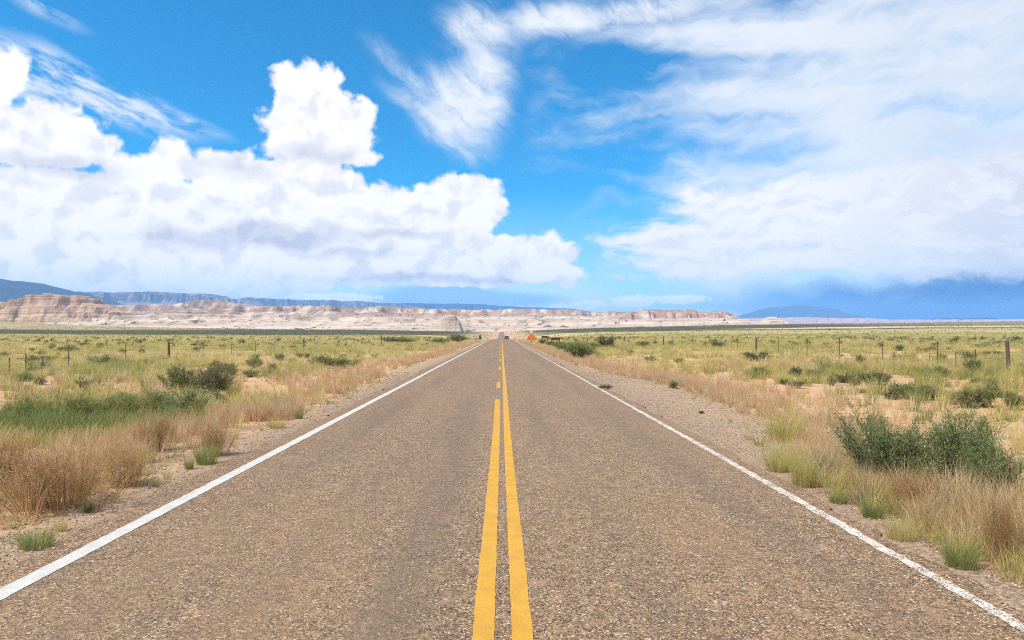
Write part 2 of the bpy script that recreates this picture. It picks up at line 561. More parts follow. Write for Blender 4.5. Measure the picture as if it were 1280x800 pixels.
def build_ground():
    half = [0.0]
    while half[-1] < 16000:
        h = half[-1]
        half.append(h + max(0.26 if h > 3.5 else 0.7, (h - 4) * 0.03))
    half = np.array(half)
    xs = np.concatenate([-half[:0:-1], half])
    X, Y = np.meshgrid(xs, YS)
    Z = terrain(X, Y)
    me = mesh_np('ground', np.stack([X, Y, Z], -1).reshape(-1, 3), grid_faces(len(YS), len(xs)), smooth=True)
    m, N = material('desert_ground')
    p = N.node('ShaderNodeTexCoord').outputs['Object']
    x, y, z = N.sep(p)
    flat = N.xyz(x, y, 0)
    # --- sand
    n1 = N.noise(p, 0.35, 5, 0.6)
    n2 = N.noise(p, 6.0, 6, 0.65)
    n3 = N.noise(p, 45.0, 3, 0.6)
    sand = N.mix(N.step(n1, 0.35, 0.65), (0.51, 0.29, 0.150), (0.57, 0.37, 0.21))
    sand = N.mix(N.mul(N.step(n2, 0.40, 0.70), 0.45), sand, (0.37, 0.225, 0.14))
    peb = N.voronoi(p, 38.0, out='Color')
    pr, pg, pb = N.sep(peb)
    sand = N.mix(N.mul(N.step(pr, 0.80, 0.86), 0.55), sand, N.ramp(pg, [(0, (0.16, 0.12, 0.10)), (0.5, (0.42, 0.33, 0.27)), (1, (0.60, 0.52, 0.46))]))
    # dry litter
    lit = N.noise(N.v('MULTIPLY', p, (1, 1, 1)), 2.2, 6, 0.7)
    sand = N.mix(N.mul(N.step(lit, 0.52, 0.66), 0.5), sand, (0.36, 0.27, 0.155))
    # matted litter under the verge growth
    vl = N.mul(N.step(N.noise(p, 1.1, 5, 0.65), 0.42, 0.60), N.step(y, 24, 14))
    vl = N.mul(vl, N.mul(N.step(N.m('ABSOLUTE', x), 3.7, 4.4), N.step(N.m('ABSOLUTE', x), 7.0, 9.0, 1.0, 0.0)))
    sand = N.mix(N.mul(vl, 0.8), sand, N.mix(N.step(n3, 0.35, 0.65), (0.15, 0.115, 0.085), (0.36, 0.27, 0.17)))
    # --- gravel verge, its ragged outline following the shoulder
    def curve(pts):
        n = N.node('ShaderNodeFloatCurve')
        c = n.mapping.curves[0]
        lo, hi = -20.0, 80.0
        pts = [((a - lo) / (hi - lo), (b - 3.5) / 4.0) for a, b in pts if lo <= a <= hi]
        pts = [(0.0, pts[0][1])] + pts + [(1.0, pts[-1][1])]
        c.points[0].location = pts[0]
        c.points[1].location = pts[-1]
        for q in pts[1:-1]:
            c.points.new(*q)
        n.mapping.update()
        N.put(n.inputs['Value'], N.m('DIVIDE', N.add(y, 20.0), 100.0, clamp=True))
        return N.m('MULTIPLY_ADD', n.outputs[0], 4.0, 3.5)
    er = curve(list(zip(SHOULDER_R_Y, SHOULDER_R_X)))
    elf = curve([(a, -b) for a, b in zip(SHOULDER_L_Y, SHOULDER_L_X)])
    ragged = N.mul(N.sub(N.noise(p, 0.9, 6, 0.65), 0.5), 2.2)
    dr = N.sub(N.add(x, N.mul(ragged, 0.7)), N.add(er, 0.40))
    dl = N.sub(N.add(N.mul(x, -1.0), N.mul(ragged, 0.8)), N.add(elf, 0.15))
    out_d = N.mx(dr, dl)
    grav = N.step(out_d, -0.25, 0.35, 1.0, 0.0)
    g1 = N.voronoi(p, 42.0, out='Color')
    g1r, g1g, _ = N.sep(g1)
    g2 = N.voronoi(p, 17.0, out='Color')
    g2r, g2g, _ = N.sep(g2)
    gcol = N.ramp(g1r, [(0, (0.12, 0.085, 0.065)), (0.3, (0.29, 0.205, 0.145)), (0.7, (0.38, 0.28, 0.20)), (1, (0.54, 0.44, 0.35))])
    gcol2 = N.ramp(g2r, [(0, (0.20, 0.14, 0.105)), (0.6, (0.36, 0.26, 0.185)), (1, (0.53, 0.43, 0.34))])
    gcol = N.mix(N.step(g2g, 0.62, 0.66), gcol, gcol2)
    gcol = N.mix(N.mul(N.step(n1, 0.36, 0.58, 0.45, 0.9), 0.85), gcol, (0.43, 0.285, 0.18))
    gcol = N.mix(N.mul(N.step(N.m('ABSOLUTE', x), 5.0, 3.6), 0.45), gcol, N.ramp(g1r, [(0, (0.06, 0.046, 0.038)), (0.5, (0.21, 0.145, 0.10)), (1, (0.45, 0.34, 0.25))]))
    col = N.mix(grav, sand, gcol)
    # --- grass cover of the open plain, growing denser away from the road
    ax = N.m('ABSOLUTE', x)
    cov = N.mul(N.step(y, 30, 130), N.step(ax, 6.5, 12.0))
    cov2 = N.step(ax, 9.0, 30.0)
    pn = N.noise(flat, 0.05, 5, 0.6)
    pf = N.noise(flat, 0.45, 5, 0.7)
    grass = N.mix(N.step(pn, 0.38, 0.62), (0.54, 0.41, 0.20), (0.46, 0.375, 0.15))
    grass = N.mix(N.step(x, 20, 160), grass, N.mix(N.step(pn, 0.4, 0.6), (0.43, 0.365, 0.145), (0.33, 0.305, 0.10)))
    grass = N.mix(N.mul(N.step(pf, 0.56, 0.70), 0.75), grass, (0.15, 0.15, 0.055))
    grass = N.mix(N.mul(N.step(pf, 0.30, 0.44, 1.0, 0.0), 0.55), grass, (0.47, 0.36, 0.20))
    col = N.mix(N.mul(N.mul(cov, cov2), N.step(N.add(pf, N.mul(pn, 0.8)), 0.70, 0.98, 0.25, 0.97)), col, grass)
    # tan dry verge further on
    strip = N.mul(N.mul(N.step(ax, 4.4, 5.5), N.step(ax, 7.0, 11.0, 1.0, 0.0)), N.mul(N.step(y, 35, 80), N.step(y, 200, 300, 1.0, 0.25)))
    col = N.mix(N.mul(strip, 0.8), col, (0.47, 0.33, 0.19))
    # --- dark belt far out: scrub, with cloud shadow put into the ground colour
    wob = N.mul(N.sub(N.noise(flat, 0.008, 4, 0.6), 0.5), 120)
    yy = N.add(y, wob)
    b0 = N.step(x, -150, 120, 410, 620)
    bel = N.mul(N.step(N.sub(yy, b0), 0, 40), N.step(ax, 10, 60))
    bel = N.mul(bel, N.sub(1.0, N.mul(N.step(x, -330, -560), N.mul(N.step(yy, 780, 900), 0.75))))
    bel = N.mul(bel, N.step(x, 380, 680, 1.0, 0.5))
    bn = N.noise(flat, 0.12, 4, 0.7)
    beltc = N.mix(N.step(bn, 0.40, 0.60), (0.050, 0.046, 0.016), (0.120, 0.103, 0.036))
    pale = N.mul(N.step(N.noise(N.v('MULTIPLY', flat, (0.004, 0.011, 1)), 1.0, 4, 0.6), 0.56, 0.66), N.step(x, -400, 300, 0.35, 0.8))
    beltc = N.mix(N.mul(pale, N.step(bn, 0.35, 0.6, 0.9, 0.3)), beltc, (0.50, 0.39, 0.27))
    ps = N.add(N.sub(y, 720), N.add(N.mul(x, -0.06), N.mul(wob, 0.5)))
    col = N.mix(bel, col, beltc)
    strip2 = N.mul(N.mul(N.step(N.m('ABSOLUTE', ps), 30, 60, 1.0, 0.0), N.step(x, 200, 300)), N.step(x, 520, 640, 1.0, 0.0))
    col = N.mix(N.mul(strip2, 0.9), col, (0.60, 0.46, 0.32))
    # --- pale valley floor beyond the rise
    col = N.mix(N.step(y, 1500, 1650), col, N.mix(N.noise(flat, 0.004, 4, 0.6), (0.52, 0.44, 0.37), (0.40, 0.33, 0.27)))
    h = N.add(N.add(N.mul(n2, 0.5), N.mul(n3, 0.25)), N.mul(N.mul(grav, N.voronoi(p, 42.0)), 0.5))
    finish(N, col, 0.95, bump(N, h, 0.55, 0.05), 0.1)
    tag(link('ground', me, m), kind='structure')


build_ground()


# ------------------------------------------------------------------ road
def strip_mesh(name, x0f, x1f, y0, y1, dz, ncols=2, maxstep=None):
    ys = YS[(YS > y0) & (YS < y1)]
    ys = np.concatenate([[y0], ys, [y1]])
    if maxstep:
        out = []
        for a, b in zip(ys[:-1], ys[1:]):
            n = max(1, int((b - a) / maxstep)) if b < 80 else 1
            out += list(a + (b - a) * np.arange(n) / n)
        ys = np.array(out + [ys[-1]])
    u = np.linspace(0, 1, ncols)
    X = x0f(ys)[:, None] * (1 - u) + x1f(ys)[:, None] * u
    Y = np.repeat(ys[:, None], ncols, 1)
    # piecewise linear between the ground's own rows, so the sheets stay parallel
    zrow = np.interp(ys, YS, road_z(YS))
    Z = np.repeat((zrow + dz)[:, None], ncols, 1)
    return mesh_np(name, np.stack([X, Y, Z], -1).reshape(-1, 3), grid_faces(len(ys), ncols))


def asphalt_nodes(N, p):
    """colour and height of a worn brown chip-seal surface"""
    x, y, z = N.sep(p)
    c1 = N.sep(N.voronoi(p, 140.0, out='Color'))
    c2 = N.sep(N.voronoi(p, 70.0, out='Color'))
    stops = [(0, (0.028, 0.022, 0.020)), (0.22, (0.085, 0.058, 0.042)), (0.47, (0.205, 0.124, 0.072)), (0.74, (0.305, 0.192, 0.112)), (0.9, (0.43, 0.30, 0.195)), (1, (0.66, 0.56, 0.45))]
    a = N.ramp(c1[0], stops)
    b = N.ramp(c2[0], stops)
    col = N.mix(N.step(c2[1], 0.45, 0.55), a, b)
    # larger grain, seen as mottling further off
    g = N.noise(p, 9.0, 4, 0.8)
    col = N.mix(N.step(g, 0.52, 0.64, 0.0, 0.42), col, (0.085, 0.066, 0.056))
    g2 = N.noise(p, 5.5, 5, 0.85)
    col = N.mix(N.step(g2, 0.50, 0.64, 0.0, 0.45), col, (0.40, 0.265, 0.160))
    # wheel tracks and long tar stains running with the road
    q = N.v('MULTIPLY', p, (1.4, 0.05, 1))
    s = N.noise(q, 1.0, 5, 0.6)
    col = N.mix(N.step(s, 0.46, 0.68, 0.0, 0.28), col, (0.15, 0.110, 0.083))
    def track(x0, w):
        return N.step(N.m('ABSOLUTE', N.sub(x, x0)), 0.0, w, 1.0, 0.0)
    tr = N.mx(N.mx(track(-2.55, 0.55), track(-0.75, 0.5)), N.mul(N.mx(track(0.8, 0.45), track(2.45, 0.55)), 0.55))
    col = N.mix(N.mul(tr, N.step(s, 0.35, 0.65, 0.05, 0.42)), col, (0.15, 0.108, 0.082))
    warm = N.noise(N.v('MULTIPLY', p, (0.6, 0.12, 1)), 1.0, 3, 0.5)
    col = N.mix(N.step(warm, 0.4, 0.7, 0.0, 0.30), col, (0.30, 0.19, 0.112))
    col = N.mix(1.0, col, (1.03, 1.0, 0.93), 'MULTIPLY')
    h = N.add(N.mul(N.voronoi(p, 140.0), -0.4), N.mul(N.voronoi(p, 70.0), -0.4))
    return col, h


def build_road():
    edge_l = lambda y: -3.86 + (fbm(y / 0.55, y * 0 + 3, 4, 21) - 0.5) * 0.34 + (fbm(y / 6, y * 0, 2, 22) - 0.5) * 0.3
    edge_r = lambda y: 3.43 + (fbm(y / 0.5, y * 0 + 7, 4, 31) - 0.5) * 0.30 + (fbm(y / 6, y * 0, 2, 32) - 0.5) * 0.24
    me = strip_mesh('road', edge_l, edge_r, -60.0, 1500.0, 0.0, 14, 0.07)
    m, N = material('chip_seal')
    p = N.node('ShaderNodeTexCoord').outputs['Object']
    col, h = asphalt_nodes(N, p)
    finish(N, col, 0.82, bump(N, h, 0.7, 0.010), 0.25)
    road = tag(link('road', me, m), kind='structure')

    def paint(name, color, wear, seed):
        m, N = material(name)
        p = N.node('ShaderNodeTexCoord').outputs['Object']
        x, y, z = N.sep(p)
        ac, h = asphalt_nodes(N, p)
        c = N.sep(N.voronoi(p, 110.0, out='Color'))[1]
        n = N.noise(p, 5.0, 5, 0.7)
        big = N.noise(N.v('ADD', p, (seed, seed, 0)), 0.6, 4, 0.6)
        chip = N.add(N.add(N.mul(c, 0.34), N.mul(n, 0.6)), N.mul(big, 0.5))
        gone = N.step(chip, wear, wear + 0.07)
        tone = N.mix(N.step(n, 0.35, 0.7), color, tuple(q * 0.84 for q in color))
        tone = N.mix(N.step(c, 0.9, 0.95, 0.0, 0.35), tone, (0.3, 0.22, 0.15))
        finish(N, N.mix(gone, tone, ac), 0.7, bump(N, h, 0.6, 0.01), 0.3)
        return m
    white = paint('white_road_paint', (0.58, 0.555, 0.51), 0.93, 3.0)
    white_worn = paint('worn_white_road_paint', (0.66, 0.60, 0.53), 0.74, 11.0)
    yellow = paint('yellow_road_paint', (0.60, 0.315, 0.035), 0.99, 5.0)

    def line(name, xc, w, y0, y1, mat, rough=0.012, seed=1, dz=0.004):
        a = lambda y: xc(y) - w / 2 + (fbm(y / 0.09, y * 0 + seed, 3, seed) - 0.5) * rough * 2
        b = lambda y: xc(y) + w / 2 + (fbm(y / 0.09, y * 0 + seed + 5, 3, seed + 9) - 0.5) * rough * 2
        return link(name, strip_mesh(name, a, b, y0, y1, dz, 2, 0.05), mat, road)
    wob = lambda c, k: (lambda y: c + (fbm(y / 14.0, y * 0 + k, 2, k) - 0.5) * 0.05)
    line('edge_line', wob(-3.44, 41), 0.155, -60, 1490, white, 0.012, 2)
    line('edge_line', wob(3.20, 47), 0.105, -60, 1490, white_worn, 0.024, 3)
    line('centre_line', wob(0.112, 51), 0.125, -60, 1490, yellow, 0.007, 4)
    line('centre_line', wob(-0.110, 53), 0.132, -60, 19.3, yellow, 0.007, 5)
    k, y = 0, 23.3
    while y < 230:
        line('centre_dash', wob(-0.100, 53), 0.13, y, y + 2.9, yellow, 0.007, 6 + k % 7)
        y += 11.75
        k += 1


build_road()

# ------------------------------------------------------------------ far rock country
def at_px(x, y, dist):
    """world x, z of a photo pixel at forward distance dist"""
    return (x - VPX) / FOC * dist, CAM_H + (HOR - y) / FOC * dist


def strata_mat(name, low, high, rim, band_scale, speck=0.5, base_z=0.0, top_z=90.0, rim_at=0.62, speck_scale=0.05):
    m, N = material(name)
    p = N.node('ShaderNodeTexCoord').outputs['Object']
    x, y, z = N.sep(p)
    nrm = N.sep(N.node('ShaderNodeNewGeometry').outputs['Normal'])[2]
    wob = N.mul(N.sub(N.noise(p, 0.006, 4, 0.6), 0.5), 14)
    zz = N.add(z, wob)
    t = N.m('DIVIDE', N.sub(zz, base_z), top_z - base_z, clamp=True)
    b = N.noise(N.xyz(N.mul(x, 0.0015), N.mul(y, 0.0015), N.mul(zz, band_scale)), 1.0, 5, 0.65)
    col = N.mix(N.step(b, 0.38, 0.62), low, high)
    r = N.mul(N.step(t, rim_at - 0.12, rim_at + 0.12), N.step(N.noise(p, 0.02, 4, 0.65), 0.34, 0.56))
    col = N.mix(N.mul(r, 0.80), col, rim)
    dk = N.noise(N.v('MULTIPLY', p, (0.012, 0.012, 0.03)), 1.0, 5, 0.7)
    col = N.mix(N.mul(N.step(dk, 0.54, 0.66), 0.36), col, rim)
    stain = N.noise(N.v('MULTIPLY', p, (0.03, 0.03, 0.006)), 1.0, 5, 0.65)
    steep = N.step(nrm, 0.9, 0.6)
    col = N.mix(N.mul(N.mul(N.step(stain, 0.48, 0.66), steep), 0.75), col, tuple(c * 0.55 for c in rim))
    s = N.noise(p, speck_scale, 3, 0.7)
    flat = N.step(nrm, 0.75, 0.95)
    col = N.mix(N.mul(N.mul(N.step(s, 0.56, 0.64), flat), speck), col, (0.11, 0.09, 0.055))
    h = N.add(N.mul(N.noise(p, 0.05, 6, 0.65), 6.0), N.mul(b, 4.0))
    finish(N, col, 0.95, bump(N, h, 0.7, 1.5), 0.05)
    return m


def range_mesh(name, prof, dist, depth, base_y_px, mat, front=0.55, rough=10.0, cliff=0.35, seed=1, nx=420, ny=46, pad=0, terr=3):
    """A ridge or tableland running across the view: crest heights from prof [(px x, px y)], real depth."""
    px = [q[0] for q in prof]
    xs = np.linspace((px[0] - VPX) / FOC * dist, (px[-1] - VPX) / FOC * dist, nx)
    crest = np.interp(xs / dist * FOC + VPX, px, [CAM_H + (HOR - q[1]) / FOC * dist for q in prof])
    z0 = CAM_H + (HOR - base_y_px) / FOC * dist
    v = np.linspace(0, 1, ny)
    fr = front * depth
    X = np.repeat(xs[None, :], ny, 0)
    # the foot of the slope wanders in and out like a real escarpment
    scal = (fbm(xs / (depth * 0.9), xs * 0 + 3, 4, seed, 0.55) - 0.5) * depth * 0.5
    Y = dist - fr + depth * v[:, None] + scal[None, :] * (1 - smooth01(v, front, 1.0))[:, None]
    s = v / front
    up = np.clip(s, 0, 1)
    gul = fbm(X / (depth * 0.16), Y / (depth * 0.5), 5, seed + 3, 0.55, True)
    u = np.clip(up[:, None] * (1.0 + 0.55 * (gul - 0.5)), 0, 1.0)
    # talus slope, then cliff bands
    k = (1 - cliff) * (u / 0.82)
    prof_z = np.where(u < 0.82, k, (1 - cliff) + cliff * smooth01(u, 0.82, 0.90))
    if terr:
        st = prof_z * terr
        fl = np.floor(st)
        prof_z = prof_z * 0.45 + 0.55 * (fl + smooth01(st - fl, 0.45, 0.85)) / terr
    back = 1 - 0.9 * smooth01(v, 0.86, 1.0)[:, None]
    prof_z = np.clip(prof_z, 0, 1) * back
    Z = z0 + (crest[None, :] - z0) * prof_z + (fbm(X / (depth * 0.07), Y / (depth * 0.07), 4, seed + 8) - 0.5) * rough * np.minimum(1, 4 * prof_z)
    # ends sink into the plain
    e = np.minimum(smooth01(xs, xs[0], xs[0] + (xs[-1] - xs[0]) * 0.03), 1 - smooth01(xs, xs[-1] - (xs[-1] - xs[0]) * 0.03, xs[-1]))
    if pad:
        Z = Z * e[None, :] + (-24) * (1 - e[None, :])
    me = mesh_np(name, np.stack([X, Y, Z], -1).reshape(-1, 3), grid_faces(ny, nx), smooth=True)
    return tag(link(name, me, mat), kind='structure')


white_rock = strata_mat('pale_sandstone', (0.50, 0.36, 0.255), (0.66, 0.54, 0.43), (0.27, 0.155, 0.095), 0.10, 0.95, 0, 78, 0.56, 0.035)
tan_rock = strata_mat('tan_sandstone', (0.46, 0.28, 0.16), (0.62, 0.44, 0.28), (0.34, 0.18, 0.10), 0.22, 0.5, 0, 90, 0.70, 0.06)
pink_rock = strata_mat('pink_far_cliffs', (0.46, 0.27, 0.22), (0.55, 0.38, 0.33), (0.34, 0.18, 0.15), 0.03, 0.4, 0, 200, 0.7, 0.02)
dark_slope = strata_mat('haze_tinted_wooded_slope', (0.038, 0.050, 0.066), (0.055, 0.062, 0.080), (0.05, 0.05, 0.06), 0.02, 0.6, 0, 500, 0.8, 0.02)  # wooded slope with haze blue and cloud shade mixed into its colour

# the pale badlands across the valley
B = [(-420, 376), (-200, 379), (-60, 379), (20, 380), (120, 381), (165, 382.5), (200, 382), (225, 383.5), (250, 379), (268, 376.5), (285, 378), (310, 384), (350, 385),
     (378, 383.6), (400, 385), (440, 385), (452, 386), (480, 383.5), (500, 385), (540, 387), (600, 387.5), (640, 387), (670, 388), (700, 388), (735, 390), (780, 391), (795, 389), (880, 390.6), (893, 391.5), (897, 396), (903, 402), (912, 406)]
range_mesh('badlands', B, 2350.0, 1000.0, 413.0, white_rock, 0.72, 14.0, 0.30, 4, 700, 90, 0, 4)
# lower white benches in front
B2 = [(-300, 396), (-60, 397), (60, 399), (150, 398), (200, 395), (300, 394), (420, 396), (500, 398), (560, 400), (640, 400), (700, 401), (760, 402.5), (840, 404.5), (900, 407)]
range_mesh('lower_badlands', B2, 1800.0, 420.0, 415.0, white_rock, 0.85, 5.0, 0.2, 14, 500, 60, 0, 3)
# brown capped plateau right of centre
B3 = [(755, 404), (772, 397), (784, 391), (800, 389.5), (812, 390.5), (824, 391), (850, 390.5), (870, 391), (884, 391.5), (891, 394), (894, 399), (899, 403), (906, 408)]
range_mesh('plateau', B3, 2100.0, 500.0, 409.0, strata_mat('brown_capped_sandstone', (0.54, 0.39, 0.31), (0.64, 0.51, 0.44), (0.33, 0.19, 0.13), 0.16, 0.7, 0, 52, 0.5, 0.05), 0.6, 12.0, 0.45, 24, 220, 60, 0, 3)


def butte(name, prof, dist, depth, base_y, mat, seed, rough=8.0, nx=150, ny=80, terr=4):
    """free standing rock: height field over an oval plan, crest line from prof"""
    px = [q[0] for q in prof]
    x0, x1 = (px[0] - VPX) / FOC * dist, (px[-1] - VPX) / FOC * dist
    xs = np.linspace(x0, x1, nx)
    crest = np.interp(xs / dist * FOC + VPX, px, [CAM_H + (HOR - q[1]) / FOC * dist for q in prof])
    z0 = CAM_H + (HOR - base_y) / FOC * dist - 6
    v = np.linspace(-1, 1, ny)
    X = np.repeat(xs[None, :], ny, 0)
    Y = dist + v[:, None] * depth / 2 + 0 * X
    wav = (fbm(X / (depth * 0.30) + 0.8 * fbm(X / 60, Y / 60, 3, seed + 40), Y / (depth * 0.35), 5, seed, 0.6, False) - 0.5) * 1.3 * (0.5 if terr else 0.16)
    fall = 1 - smooth01(np.abs(v)[:, None] + wav * 0.9, 0.30, 1.0)
    if terr:
        st = fall * terr
        fl = np.floor(st)
        fall = 0.35 * fall + 0.65 * (fl + smooth01(st - fl, 0.5, 0.85)) / terr
    fall = np.clip(fall, 0, 1)
    fall = fall * (1 - smooth01(np.abs(v)[:, None] + 0 * X, 0.9, 1.0))
    Z = z0 + (crest[None, :] - z0) * fall + (fbm(X / 16, Y / 16, 5, seed + 2) - 0.5) * rough * np.minimum(1, 4 * fall)
    me = mesh_np(name, np.stack([X, Y, Z], -1).reshape(-1, 3), grid_faces(ny, nx), smooth=True)
    return tag(link(name, me, mat), kind='structure')


butte('butte', [(-40, 400), (-20, 386), (0, 380), (14, 378.5), (24, 379), (28, 381), (35, 376), (48, 375), (54, 371), (62, 370.5), (82, 370), (98, 371), (112, 372.5), (120, 375), (124, 380.5), (133, 382), (140, 385),
                (152, 389), (162, 391), (168, 397), (178, 404)], 1800.0, 270.0, 408.0, tan_rock, 5, 15.0, 240, 90, 3)
butte('small_butte', [(545, 411.5), (547, 408), (548, 403), (551, 401.5), (553, 397), (557, 394.5), (564, 393.8), (569, 394.5), (572, 399), (575, 402), (577, 406), (578.5, 412)], 1400.0, 64.0, 413.5,
      strata_mat('layered_butte_rock', (0.54, 0.40, 0.29), (0.60, 0.46, 0.34), (0.36, 0.19, 0.135), 0.05, 0.2, -5, 36, 0.55, 0.1), 6, 3.5, 110, 70, 0)
butte('rock_dome', [(944, 406), (950, 402), (957, 399), (963, 397), (969, 396), (974, 398), (978, 401), (983, 402.5), (987, 406)], 1950.0, 110.0, 406.0, white_rock, 9, 6.0, 90, 60, 3)

# mesas and mountains beyond, each at its own distance
range_mesh('near_mountain', [(-420, 330), (-200, 338), (-60, 345), (0, 349), (12, 352), (26, 355), (45, 360), (62, 364), (85, 370), (110, 378), (140, 388), (160, 398)], 5200.0, 2200.0, 408.0, dark_slope, 0.6, 22.0, 0.15, 41, 300, 40, 0, 0)
range_mesh('mesa', [(60, 392), (95, 367), (128, 365.5), (146, 367), (165, 366), (185, 365), (230, 367), (259, 367.5), (266, 371), (280, 374), (298, 373), (312, 380), (330, 395)], 7000.0, 1700.0, 408.0,
           strata_mat('blue_rimmed_mesa_rock', (0.36, 0.25, 0.22), (0.44, 0.33, 0.30), (0.05, 0.055, 0.05), 0.02, 0.5, 20, 365, 0.70, 0.02), 0.55, 26.0, 0.30, 44, 360, 46, 0, 3)
range_mesh('long_mesa', [(255, 388), (280, 374.5), (300, 376), (322, 373.5), (346, 375), (380, 376), (402, 375.8), (430, 377), (470, 378.5), (498, 380), (516, 383), (530, 395)], 8600.0, 1500.0, 406.0,
           strata_mat('dark_mesa_rock', (0.20, 0.16, 0.15), (0.30, 0.23, 0.21), (0.05, 0.055, 0.05), 0.02, 0.5, 20, 370, 0.45, 0.02), 0.5, 34.0, 0.30, 47, 360, 40, 0, 2)
range_mesh('far_mesa', [(380, 384), (440, 378.5), (500, 379.4), (560, 380), (606, 380.5), (622, 382.6), (640, 383.2), (690, 384.5), (715, 386), (736, 389), (760, 396)], 10400.0, 1200.0, 404.0, dark_slope, 0.5, 18.0, 0.4, 51, 300, 30, 0, 2)
range_mesh('dome_mountain', [(905, 404), (925, 398), (950, 391), (970, 385.5), (986, 383), (1000, 382), (1018, 383.2), (1036, 386), (1052, 390), (1066, 394), (1078, 398), (1095, 404)], 12300.0, 2200.0, 405.0, dark_slope, 0.55, 26.0, 0.0, 57, 200, 40, 0, 0)
range_mesh('red_cliffs', [(890, 406), (900, 399), (985, 397.5), (1005, 396.5), (1030, 398), (1060, 398.2), (1085, 397.5), (1095, 399), (1112, 400), (1180, 400), (1300, 399), (1500, 398)], 6500.0, 900.0, 407.0, pink_rock, 0.6, 18.0, 0.35, 61, 360, 40, 0, 3)
range_mesh('small_mesa', [(1170, 404), (1178, 400), (1182, 397.5), (1240, 396.8), (1248, 396), (1253, 397.5), (1260, 400), (1300, 398.5), (1420, 398), (1600, 402)], 8200.0, 700.0, 405.0, dark_slope, 0.6, 10.0, 0.5, 67, 200, 30, 0, 2)


# ------------------------------------------------------------------ the air
def build_haze():
    L, B, T = 13000.0, -26.0, 450.0
    v = [(x, y, z) for z in (B, T) for y in (-3000.0, 13600.0) for x in (-L, L)]
    f = [(0, 2, 3, 1), (4, 5, 7, 6), (0, 1, 5, 4), (2, 6, 7, 3), (0, 4, 6, 2), (1, 3, 7, 5)]
    me = bpy.data.meshes.new('haze')
    me.from_pydata(v, [], f)
    m = bpy.data.materials.new('haze')
    m.use_nodes = True
    N = NT(m.node_tree)
    pv = N.node('ShaderNodeVolumePrincipled')
    pv.inputs['Color'].default_value = HAZE_COL + (1,)
    pv.inputs['Density'].default_value = HAZE_D
    pv.inputs['Anisotropy'].default_value = 0.0
    o = N.node('ShaderNodeOutputMaterial')
    N.t.links.new(pv.outputs[0], o.inputs['Volume'])
    tag(link('haze', me, m), kind='stuff')


HAZE_D = 1.0e-4
HAZE_COL = (0.24, 0.53, 1.0)
build_haze()

# ------------------------------------------------------------------ plant materials
def leaf_mat(name, stops, trans=0.35, rough=0.7):
    m, N = material(name)
    at = N.node('ShaderNodeAttribute')
    at.attribute_name = 'tint'
    oi = N.node('ShaderNodeObjectInfo').outputs['Random']
    f = N.add(at.outputs['Fac'], N.mul(N.sub(oi, 0.5), 0.25))
    col = N.ramp(f, stops)
    b = N.node('ShaderNodeBsdfPrincipled')
    N.put(b.inputs['Base Color'], col)
    b.inputs['Roughness'].default_value = rough
    b.inputs['Specular IOR Level'].default_value = 0.2
    t = N.node('ShaderNodeBsdfTranslucent')
    N.put(t.inputs['Color'], col)
    mx = N.node('ShaderNodeMixShader')
    mx.inputs[0].default_value = trans
    N.t.links.new(b.outputs[0], mx.inputs[1])
    N.t.links.new(t.outputs[0], mx.inputs[2])
    o = N.node('ShaderNodeOutputMaterial')
    N.t.links.new(mx.outputs[0], o.inputs['Surface'])
    return m


M_STRAW = leaf_mat('dry_straw', [(0, (0.44, 0.27, 0.13)), (0.35, (0.60, 0.41, 0.20)), (0.7, (0.70, 0.53, 0.29)), (1, (0.76, 0.63, 0.41))], 0.45)
M_PINK = leaf_mat('ripe_brome_grass', [(0, (0.52, 0.27, 0.13)), (0.5, (0.64, 0.40, 0.22)), (1, (0.70, 0.52, 0.32))], 0.45)
M_BUNCH = leaf_mat('bunch_grass', [(0, (0.30, 0.275, 0.095)), (0.25, (0.49, 0.435, 0.135)), (0.6, (0.66, 0.56, 0.21)), (1, (0.76, 0.63, 0.36))], 0.5)
M_GREEN = leaf_mat('green_grass', [(0, (0.17, 0.215, 0.065)), (0.5, (0.32, 0.34, 0.11)), (1, (0.50, 0.46, 0.18))], 0.5)
M_SAGE = leaf_mat('sage_leaves', [(0, (0.16, 0.185, 0.068)), (0.5, (0.29, 0.325, 0.125)), (1, (0.45, 0.46, 0.20))], 0.5)
M_RABBIT = leaf_mat('rabbitbrush_leaves', [(0, (0.15, 0.165, 0.06)), (0.5, (0.29, 0.29, 0.11)), (1, (0.46, 0.42, 0.18))], 0.4)
M_DARK = leaf_mat('dark_scrub_leaves', [(0, (0.095, 0.11, 0.046)), (0.5, (0.18, 0.19, 0.082)), (1, (0.31, 0.29, 0.13))], 0.4)
M_WEED = leaf_mat('dry_weed_stalks', [(0, (0.42, 0.22, 0.08)), (0.4, (0.62, 0.37, 0.155)), (0.8, (0.72, 0.50, 0.25)), (1, (0.66, 0.55, 0.40))], 0.45)
M_GREY = leaf_mat('grey_dead_twigs', [(0, (0.20, 0.155, 0.12)), (0.5, (0.33, 0.265, 0.205)), (1, (0.50, 0.42, 0.34))], 0.1)
M_WOOD = plain('shrub_wood', (0.19, 0.145, 0.11), 0.9, 0.3, 40)


